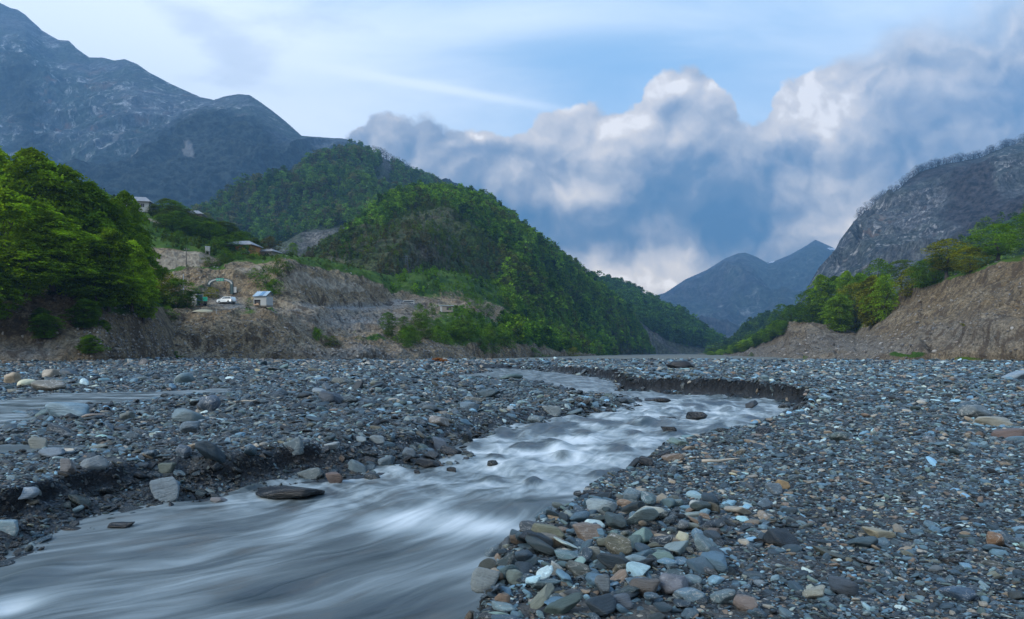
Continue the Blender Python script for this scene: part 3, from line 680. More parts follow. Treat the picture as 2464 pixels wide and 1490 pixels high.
    low = [(640, 790, 275, .6), (820, 660, 300, .62), (900, 655, 310, .6), (1000, 650, 320, .55), (1120, 660, 340, .6), (1180, 680, 360, .8), (1250, 720, 400, .9), (1380, 800, 470, 1), (1440, 830, 530, .9), (1556, 866, 720, .7)]
    midr = [(640, 775, 300, .5), (820, 620, 350, .7), (900, 585, 370, .65), (960, 572, 385, .5), (1060, 570, 400, .5), (1130, 590, 420, .75), (1250, 660, 470, 1), (1380, 740, 560, 1), (1470, 770, 640, 1), (1556, 860, 735, .8)]
    H['front'] = loft('front_hill', [base, low, midr, lerp_row(midr, crest, .5, .98), crest], 620, 420, mat_mountain('front hill ground', (.15, .13, .10), (.065, .055, .04), (.036, .062, .012), (.03, .05, .012), 40, pale=(.24, .20, .16), rock_amt=.35),
        lambda P, U, T, B: spur(P, 100, 21, 17, 6, .4), ridge_keep=.15, f0=.7)
    # --- the ridge beyond it
    crest = [(1380, 720, 1500, 1), (1430, 676, 1500, 1), (1470, 686, 1500, 1), (1500, 694, 1480, 1), (1530, 708, 1450, 1), (1545, 722, 1400, 1), (1600, 745, 1300, 1), (1640, 766, 1200, 1), (1700, 812, 1150, 1), (1745, 842, 1100, 1), (1775, 858, 1080, .6)]
    base = [(1380, 869, 760, .3), (1530, 869, 760, 0), (1640, 865, 800, 0), (1700, 860, 880, .4), (1775, 860, 1000, .6)]
    low = [(1380, 800, 830, .5), (1540, 785, 840, .0), (1590, 812, 840, .0), (1640, 838, 860, .2), (1700, 846, 930, .8), (1775, 858, 1040, .8)]
    low2 = [(1380, 785, 850, 1), (1540, 778, 860, 1), (1590, 802, 860, 1), (1640, 826, 880, 1), (1700, 838, 950, 1), (1775, 857, 1050, .9)]
    H['ridge'] = loft('distant_ridge', [[(u, v, 760+(D-760)*.42, g) for u, v, D, g in r_] for r_ in (base, low, low2, crest)], 300, 200, mat_mountain('ridge ground', (.15, .145, .145), (.07, .07, .07), (.035, .05, .018), (.028, .04, .016), 110, pale=(.26, .25, .25), rock_amt=.5),
        lambda P, U, T, B: spur(P, 90, 8, 19, 6, .35), ridge_keep=.2)
    # --- right-hand rock mountain
    crest = [(1940, 870, 1080, .1), (1962, 700, 1090, .1), (1975, 662, 1100, .1), (1990, 632, 1110, .05), (2005, 612, 1115, .05), (2025, 592, 1120, .2), (2040, 560, 1130, .1), (2060, 530, 1140, .1), (2085, 510, 1150, .2), (2120, 482, 1160, .4), (2160, 455, 1180, .5), (2185, 430, 1190, .7), (2220, 412, 1200, .7),
             (2260, 400, 1220, .7), (2310, 388, 1240, .6), (2360, 380, 1260, .5), (2400, 364, 1280, .4), (2440, 350, 1300, .3), (2500, 330, 1330, .3), (2700, 260, 1400, .3), (3100, 130, 1500, .3)]
    base = [(1940, 875, 800, .2), (2100, 800, 700, .3), (2300, 780, 620, .5), (2700, 780, 600, .5), (3100, 780, 600, .5)]
    m1 = [(1940, 873, 850, .1), (2000, 740, 860, .15), (2100, 660, 850, .35), (2200, 620, 830, .3), (2300, 590, 800, .6), (2400, 560, 760, .9), (2700, 500, 720, .9), (3100, 480, 700, 1)]
    m2 = [(1940, 872, 950, .1), (2000, 680, 980, .0), (2080, 580, 1000, .0), (2200, 530, 1000, .0), (2300, 480, 1000, .7), (2380, 450, 1000, .9), (2420, 430, 1000, .2), (2464, 420, 1000, .15), (2700, 380, 1000, .3), (3100, 320, 1000, .4)]
    H['right'] = loft('right_mountain', [base, m1, m2, crest], 620, 400,
        mat_mountain('right mountain rock', (.18, .175, .175), (.035, .042, .048), (.034, .056, .036), (.054, .046, .046), 240, pale=(.40, .375, .355), rock_amt=.85, orange=.6, gdet=.5),
        lambda P, U, T, B: spur(P, 240, 48, 23, 8, .5, .58), ridge_keep=.12,
        masks={'r': lambda U, V, P, G: gauss(U, V, [(2120, 570, 110, 70, .8), (2050, 610, 60, 90, .9), (2220, 560, 60, 60, .7), (2440, 420, 60, 60, .8), (2160, 500, 60, 20, .7), (2050, 680, 60, 40, .6)])})
    # --- green slope at the foot of the right mountain and the wooded rise up the valley
    crest = [(2150, 800, 380, 1), (2230, 690, 400, 1), (2290, 610, 420, 1), (2340, 570, 440, 1), (2400, 545, 460, 1), (2464, 510, 480, 1), (2600, 450, 520, 1), (2900, 380, 600, 1)]
    base = [(2150, 830, 250, 1), (2900, 720, 250, 1)]
    H['green'] = loft('green_slope', [base, crest], 160, 120, mat_mountain('green slope ground', (.10, .10, .07), (.05, .06, .03), (.05, .085, .016), (.045, .08, .015), 50, rock_amt=.1), lambda P, U, T, B: spur(P, 60, 5, 25, 5), ridge_keep=.3)
    crest = [(1700, 862, 900, 1), (1745, 838, 850, 1), (1790, 800, 820, 1), (1850, 780, 800, 1), (1900, 765, 780, 1), (1950, 758, 760, 1), (2020, 752, 740, 1), (2100, 750, 700, 1)]
    base = [(1700, 866, 700, .9), (1850, 850, 560, .9), (2100, 840, 520, .9)]
    H['rise'] = loft('wooded_rise', [base, crest], 160, 100, mat_mountain('wooded rise ground', (.10, .10, .07), (.05, .06, .03), (.045, .075, .018), (.04, .07, .015), 70, rock_amt=.1), lambda P, U, T, B: spur(P, 90, 7, 27, 5), ridge_keep=.3)
    # --- eroded bank on the right
    crest = [(1640, 866, 620, .2), (1700, 852, 560, .5), (1745, 846, 500, .9), (1790, 838, 440, .9), (1850, 812, 370, 1), (1882, 795, 330, 1), (1895, 772, 310, .9), (1940, 770, 290, .9), (2010, 788, 260, .9), (2060, 795, 240, .9), (2105, 750, 215, .7), (2165, 700, 200, .6), (2200, 682, 185, .8), (2250, 672, 175, .9), (2300, 655, 165, .9),
             (2370, 632, 152, 1), (2464, 606, 140, 1), (2600, 560, 128, 1), (2900, 500, 118, 1), (3400, 430, 100, 1)]
    lip = [(u, v+7, D*.985, .0) for u, v, D, g in crest]
    base = [(1640, 869, 600, .0), (1700, 868, 400, .0), (1800, 868, 250, 0), (1950, 868, 170, 0), (2100, 869, 135, .0), (2250, 870, 118, .1), (2464, 872, 104, .12), (2900, 874, 92, .1), (3400, 876, 80, .1)]
    toe = lerp_row(base, lip, .30, .93, .0); mid = lerp_row(base, lip, .62, .95, .05)
    cr2 = [(u, v-2, D*1.05, g) for u, v, D, g in crest]
    H['rbank'] = loft('right_bank', [base, toe, mid, lip, crest, cr2], 900, 260, M_EARTH,
        lambda P, U, T, B: (spur(P, 14, 2.1, 31, 6, .12, .6)*sst(0, .35, T)+spur(P, 38, 1.6, 35, 4, .25, .5)+spur(P, 20, 2.0, 36, 5, .10, .5)*sst(0, .5, T))*(1-.85*np.exp(-((U-2062)/55)**2))+.5*fbm(P[..., 0]*.35, P[..., 1]*.35, P[..., 2]*.35, 6, 33), ridge_keep=.3, back=((1.06, .85), (1.2, .5), (1.5, .0)),
        masks={'r': lambda U, V, P, G: np.clip(.55*gauss(U, V, [(2050, 835, 300, 35, 1), (2350, 820, 200, 40, .9), (1800, 845, 150, 40, 1), (2250, 780, 180, 20, .7, -25)]), 0, 1),
               'g': lambda U, V, P, G: np.maximum(G, gauss(U, V, [(2190, 862, 60, 6, .95), (2330, 868, 60, 4, .6), (2300, 800, 40, 5, .55, -30), (1990, 845, 30, 5, .5, -30), (2450, 790, 40, 10, .4)]))})
    # --- bank under the grove at the left
    crest = [(-900, 600, 90, 1), (-300, 680, 96, 1), (0, 690, 100, 1), (100, 685, 102, 1), (200, 690, 106, 1), (300, 700, 112, 1), (360, 730, 118, .45), (400, 790, 118, .3), (430, 868, 118, .2)]
    lip = [(-900, 640, 84, .9), (-300, 715, 88, .9), (0, 725, 91, .8), (100, 712, 93, .5), (170, 705, 94, .5), (250, 722, 97, .9), (300, 745, 102, .6), (360, 775, 108, .4), (400, 830, 113, .2), (430, 869, 116, 0)]
    base = [(-900, 880, 76, .1), (-300, 878, 80, .1), (0, 876, 82, .1), (100, 876, 83, .05), (230, 876, 86, .05), (300, 876, 92, .0), (380, 874, 108, .0), (430, 872, 115, 0)]
    H['lbank'] = loft('left_bank', [base, lerp_row(base, lip, .4, 1.0, .1), lerp_row(base, lip, .8, 1.0, .3), lip, crest], 360, 200, M_EARTH,
        lambda P, U, T, B: spur(P, 9, 1.5, 37, 6, .10, .5)+.35*fbm(P[..., 0]*.5, P[..., 1]*.5, P[..., 2]*.5, 6, 38), ridge_keep=.5, back=((1.08, 1.0), (1.3, 1.1), (1.6, 1.0)),
        masks={'r': lambda U, V, P, G: gauss(U, V, [(60, 850, 80, 22, .9)])})
    # --- the terrace with the gate and the road, bank below it
    rows = [
     [(230, 874, 111, 0), (400, 871, 117, 0), (600, 869, 121, 0), (800, 868, 128, 0), (1000, 864, 150, .1), (1120, 864, 175, .2), (1250, 864, 220, .2), (1400, 867, 330, .3), (1480, 869, 420, .3)],
     [(230, 845, 113, 0), (400, 842, 119, 0), (600, 838, 123, .05), (800, 842, 131, .1), (900, 846, 140, .3), (1000, 850, 156, .1), (1120, 845, 182, .2), (1250, 842, 228, .2), (1340, 848, 290, .3), (1480, 867, 430, .4)],
     [(230, 800, 117, .15), (400, 790, 124, .05), (600, 795, 126, .05), (690, 800, 131, .0), (760, 818, 138, .15), (830, 828, 146, .35), (900, 826, 152, .5), (960, 825, 162, .3), (1120, 815, 190, .8), (1250, 820, 240, .8), (1330, 838, 295, .9), (1480, 866, 440, .6)],
     [(230, 752, 124, .2), (400, 748, 130, .25), (480, 754, 132, .4), (600, 759, 133, .5), (650, 752, 136, .4), (700, 752, 140, .1), (780, 790, 150, .1), (860, 800, 160, .25), (920, 800, 166, .2), (1000, 790, 178, .4), (1120, 790, 205, .9), (1250, 812, 262, .9), (1330, 834, 310, .9), (1480, 865, 455, .7)],
     [(230, 746, 126, .5), (400, 743, 132, .5), (480, 750, 134, .3), (600, 755, 135.5, .4), (650, 745, 139, .75), (700, 742, 144, .05), (800, 745, 170, .0), (900, 744, 190, 0), (980, 738, 210, .05), (1060, 745, 225, .5), (1120, 755, 232, .6), (1200, 780, 262, .5), (1300, 815, 320, .5), (1480, 862, 470, .8)],
     [(230, 728, 138, .8), (400, 722, 145, .6), (480, 715, 150, .1), (545, 708, 156, .0), (600, 722, 152, .5), (650, 728, 150, .3), (720, 736, 156, .0), (800, 741, 178, .0), (900, 741, 197, 0), (990, 731, 222, .0), (1060, 735, 240, .3), (1120, 742, 245, .2), (1200, 755, 280, .3), (1300, 800, 340, .5), (1480, 858, 485, 1)],
     [(230, 690, 146, .7), (400, 672, 156, .4), (470, 660, 160, .2), (530, 655, 164, .25), (600, 672, 160, .3), (650, 690, 158, .1), (720, 700, 164, .0), (800, 708, 185, .0), (880, 716, 200, 0), (960, 725, 222, .0), (1000, 715, 245, .7), (1060, 715, 256, .5), (1120, 720, 262, .4), (1200, 735, 300, .7), (1300, 780, 360, .8), (1480, 850, 500, 1)],
     [(230, 660, 152, .7), (400, 660, 160, .4), (470, 655, 163, .3), (530, 652, 166, .7), (560, 640, 168, .1), (600, 634, 168, .05), (640, 636, 169, .3), (690, 634, 170, .25), (740, 655, 178, .05), (800, 670, 190, .05), (860, 678, 202, .1), (910, 695, 215, .2), (945, 712, 228, .4), (1000, 690, 252, .9), (1060, 700, 265, .65), (1120, 705, 275, .65), (1200, 720, 310, .8), (1300, 765, 375, 1), (1480, 845, 510, 1)],
     [(230, 650, 158, .9), (400, 655, 163, .7), (470, 650, 166, .7), (530, 648, 169, 1), (560, 634, 172, .7), (600, 630, 173, .5), (640, 630, 174, .9), (690, 626, 176, 1), (740, 634, 186, 1), (800, 642, 197, 1), (860, 655, 208, 1), (910, 680, 220, 1), (945, 705, 232, 1), (1000, 668, 262, 1), (1060, 664, 280, .9), (1120, 672, 295, .8), (1200, 700, 330, .7), (1300, 750, 390, 1), (1480, 840, 520, 1)],
     [(230, 648, 166, 1), (400, 652, 170, 1), (530, 645, 175, 1), (600, 628, 178, 1), (690, 624, 190, 1), (760, 628, 210, 1), (860, 648, 228, 1), (930, 668, 250, 1), (1000, 658, 280, 1), (1060, 655, 300, 1), (1120, 662, 315, 1), (1200, 690, 350, 1), (1300, 742, 410, 1), (1480, 838, 530, 1)]]
    H['terrace'] = loft('left_terrace_bank', rows, 1000, 420, M_EARTH2,
        lambda P, U, T, B: (spur(P, 13, 2.6, 41, 6, .12, .55)+.5*fbm(P[..., 0]*.45, P[..., 1]*.45, P[..., 2]*.45, 6, 42))*(1-.85*gauss(U, B[..., 0], [(560, 735, 110, 20, 1), (850, 742, 150, 6, 1)])), ridge_keep=.6, back=((1.05, 1.0), (1.15, .95), (1.3, .9)), smooth=1,
        masks={'r': lambda U, V, P, G: np.clip(gauss(U, V, [(560, 735, 60, 12, 1.0, 20), (600, 745, 60, 8, .9), (850, 742, 170, 8, 1), (860, 775, 130, 26, .95), (960, 735, 60, 8, 1), (840, 850, 130, 14, .8), (780, 850, 100, 20, .4)])+sst(.52, .60, fbm(P[..., 0]*.05, P[..., 1]*.05, P[..., 2]*.05, 4, 44))*.2, 0, 1),
               'g': lambda U, V, P, G: np.maximum(G, gauss(U, V, [(1280, 826, 45, 6, 1.3), (610, 748, 60, 8, .9), (900, 826, 90, 6, .6), (840, 800, 60, 5, .5), (520, 653, 40, 6, .9), (650, 700, 30, 12, .7, 40), (480, 700, 30, 8, .6), (760, 808, 25, 8, .7, 50), (420, 855, 30, 5, .7), (740, 690, 40, 10, .45, 30)])),
               'scree': lambda U, V, P, G: gauss(U, V, [(605, 655, 50, 22, .9), (800, 690, 110, 18, .95, 14), (720, 670, 40, 25, .8), (1150, 770, 60, 14, .7), (1310, 850, 60, 10, .6), (900, 850, 120, 10, .4), (450, 850, 160, 12, .65), (640, 845, 100, 12, .55), (560, 790, 40, 20, .4, 60), (350, 790, 30, 20, .4), (560, 735, 60, 7, .5), (1110, 742, 50, 8, .6), (965, 700, 20, 20, .4)])})
    # --- village slope
    crest = [(160, 420, 215, 1), (220, 448, 218, 1), (300, 486, 222, 1), (340, 500, 224, 1), (400, 510, 228, 1), (470, 522, 232, 1), (520, 545, 234, 1), (560, 575, 234, 1), (600, 598, 232, 1), (650, 610, 232, 1), (700, 622, 232, 1), (780, 634, 236, 1), (870, 652, 250, 1)]
    c1 = [(160, 700, 150, .5), (360, 662, 163, .05), (400, 658, 164, .0), (500, 655, 168, .1), (560, 645, 176, .9), (600, 640, 178, 1), (700, 640, 182, 1), (870, 662, 225, 1)]
    c2 = [(160, 620, 160, .6), (360, 600, 168, .0), (400, 604, 169, .0), (480, 615, 172, .0), (515, 628, 176, .3), (560, 636, 182, 1), (600, 634, 186, 1), (700, 636, 190, 1), (870, 660, 230, 1)]
    c3 = [(160, 610, 164, .9), (360, 592, 172, .8), (400, 596, 173, .9), (480, 606, 176, 1), (515, 618, 180, 1), (560, 630, 188, 1), (600, 630, 192, 1), (700, 634, 196, 1), (870, 659, 233, 1)]
    c4 = [(160, 540, 185, .8), (340, 545, 190, .85), (400, 560, 194, .9), (480, 580, 200, .95), (560, 605, 206, 1), (600, 622, 208, 1), (700, 630, 212, 1), (870, 656, 240, 1)]
    H['village'] = loft('village_slope', [c1, c2, c3, c4, crest], 420, 240, M_EARTH2,
        lambda P, U, T, B: spur(P, 14, 1.3, 47, 6, .2, .5)+.4*fbm(P[..., 0]*.3, P[..., 1]*.3, P[..., 2]*.3, 5, 48), ridge_keep=.6, back=((1.05, 1.0), (1.25, .9), (1.5, .6)),
        masks={'scree': lambda U, V, P, G: gauss(U, V, [(430, 625, 75, 24, 1.2), (365, 535, 35, 7, .8, 28)]),
               'g': lambda U, V, P, G: np.minimum(G, 1-gauss(U, V, [(365, 535, 35, 7, .95, 28), (450, 575, 40, 5, .45, 25)]))})
    return H

# ---------------------------------------------------------------- clouds of instances (only for what nobody could count)
def proto_collection(name, meshes, mat):
    c = bpy.data.collections.new(name)
    for i, me in enumerate(meshes):
        if not me.materials: me.materials.append(mat)
        o = bpy.data.objects.new('%s_%02d' % (name, i), me); c.objects.link(o)
    return c
def scatter(name, P, rot, scl, idx, col, wet, coll, label, cat, group=None):
    n = len(P); me = bpy.data.meshes.new(name); me.vertices.add(n); me.vertices.foreach_set('co', np.asarray(P, np.float32).ravel())
    for nm, a in (('rot', rot), ('scl', scl)):
        t = me.attributes.new(nm, 'FLOAT_VECTOR', 'POINT'); t.data.foreach_set('vector', np.asarray(a, np.float32).ravel())
    t = me.attributes.new('idx', 'INT', 'POINT'); t.data.foreach_set('value', np.asarray(idx, np.int32))
    t = me.attributes.new('scol', 'FLOAT_COLOR', 'POINT'); t.data.foreach_set('color', np.concatenate([np.asarray(col, np.float32), np.ones((n, 1), np.float32)], 1).ravel())
    t = me.attributes.new('swet', 'FLOAT', 'POINT'); t.data.foreach_set('value', np.asarray(wet, np.float32))
    o = link(name, me)
    g = bpy.data.node_groups.new(name+' nodes', 'GeometryNodeTree')
    g.interface.new_socket('Geometry', in_out='INPUT', socket_type='NodeSocketGeometry'); g.interface.new_socket('Geometry', in_out='OUTPUT', socket_type='NodeSocketGeometry')
    N = g.nodes; L = g.links; gi = N.new('NodeGroupInput'); go = N.new('NodeGroupOutput')
    ci = N.new('GeometryNodeCollectionInfo'); ci.inputs[0].default_value = coll; ci.inputs[1].default_value = True; ci.inputs[2].default_value = True
    ip = N.new('GeometryNodeInstanceOnPoints'); ip.inputs['Pick Instance'].default_value = True
    def na(nm, typ):
        a = N.new('GeometryNodeInputNamedAttribute'); a.data_type = typ; a.inputs[0].default_value = nm; return a.outputs[0]
    L.new(gi.outputs[0], ip.inputs['Points']); L.new(ci.outputs[0], ip.inputs['Instance']); L.new(na('idx', 'INT'), ip.inputs['Instance Index'])
    L.new(na('rot', 'FLOAT_VECTOR'), ip.inputs['Rotation']); L.new(na('scl', 'FLOAT_VECTOR'), ip.inputs['Scale']); L.new(ip.outputs[0], go.inputs[0])
    md = o.modifiers.new('scatter', 'NODES'); md.node_group = g
    return tag(o, label, cat, group, 'stuff')
# ---------------------------------------------------------------- stones
import bmesh
def ico(sub):
    bm = bmesh.new(); bmesh.ops.create_icosphere(bm, subdivisions=sub, radius=1.0)
    V = np.array([v.co[:] for v in bm.verts]); F = np.array([[v.index for v in f.verts] for f in bm.faces]); bm.free(); return V, F
_ICO = {}
def stone_mesh(name, seed, sub, planes=12, sharp=14, rough=.05):
    if sub not in _ICO: _ICO[sub] = ico(sub)
    V, F = _ICO[sub]; r = np.random.default_rng(seed)
    n = r.normal(size=(planes, 3)); n /= np.linalg.norm(n, axis=1, keepdims=True); n[0] = (0, .1, 1); n[1] = (.1, 0, -1); n[:2] /= np.linalg.norm(n[:2], axis=1, keepdims=True)
    h = r.uniform(.50, 1.0, planes); h[:2] = r.uniform(.6, .85, 2)
    d = np.maximum(V @ n.T, 0)/h
    q = (np.sum(d**sharp, 1)+.82**sharp)**(-1/sharp)
    q = q*(1+rough*fbm(V[:, 0]*1.7, V[:, 1]*1.7, V[:, 2]*1.7, 4, seed))+(.012*fbm(V[:, 0]*9, V[:, 1]*9, V[:, 2]*9, 3, seed+3) if sub > 3 else 0)
    P = V*q[:, None]; P /= np.abs(P).max(0)
    return np_mesh(name, P, F, sub > 2 or seed % 2 == 0)
PAL = np.array([.86, 1.0, 1.0])*np.array([(.052, .105, .150), (.026, .050, .070), (.075, .135, .175), (.10, .155, .165), (.10, .135, .115), (.20, .265, .29), (.17, .14, .095), (.27, .18, .09), (.52, .53, .50), (.12, .115, .125), (.34, .32, .27), (.014, .024, .034)])
PW = np.array([.24, .19, .16, .10, .065, .065, .05, .018, .02, .045, .025, .06]); PW = PW/PW.sum()
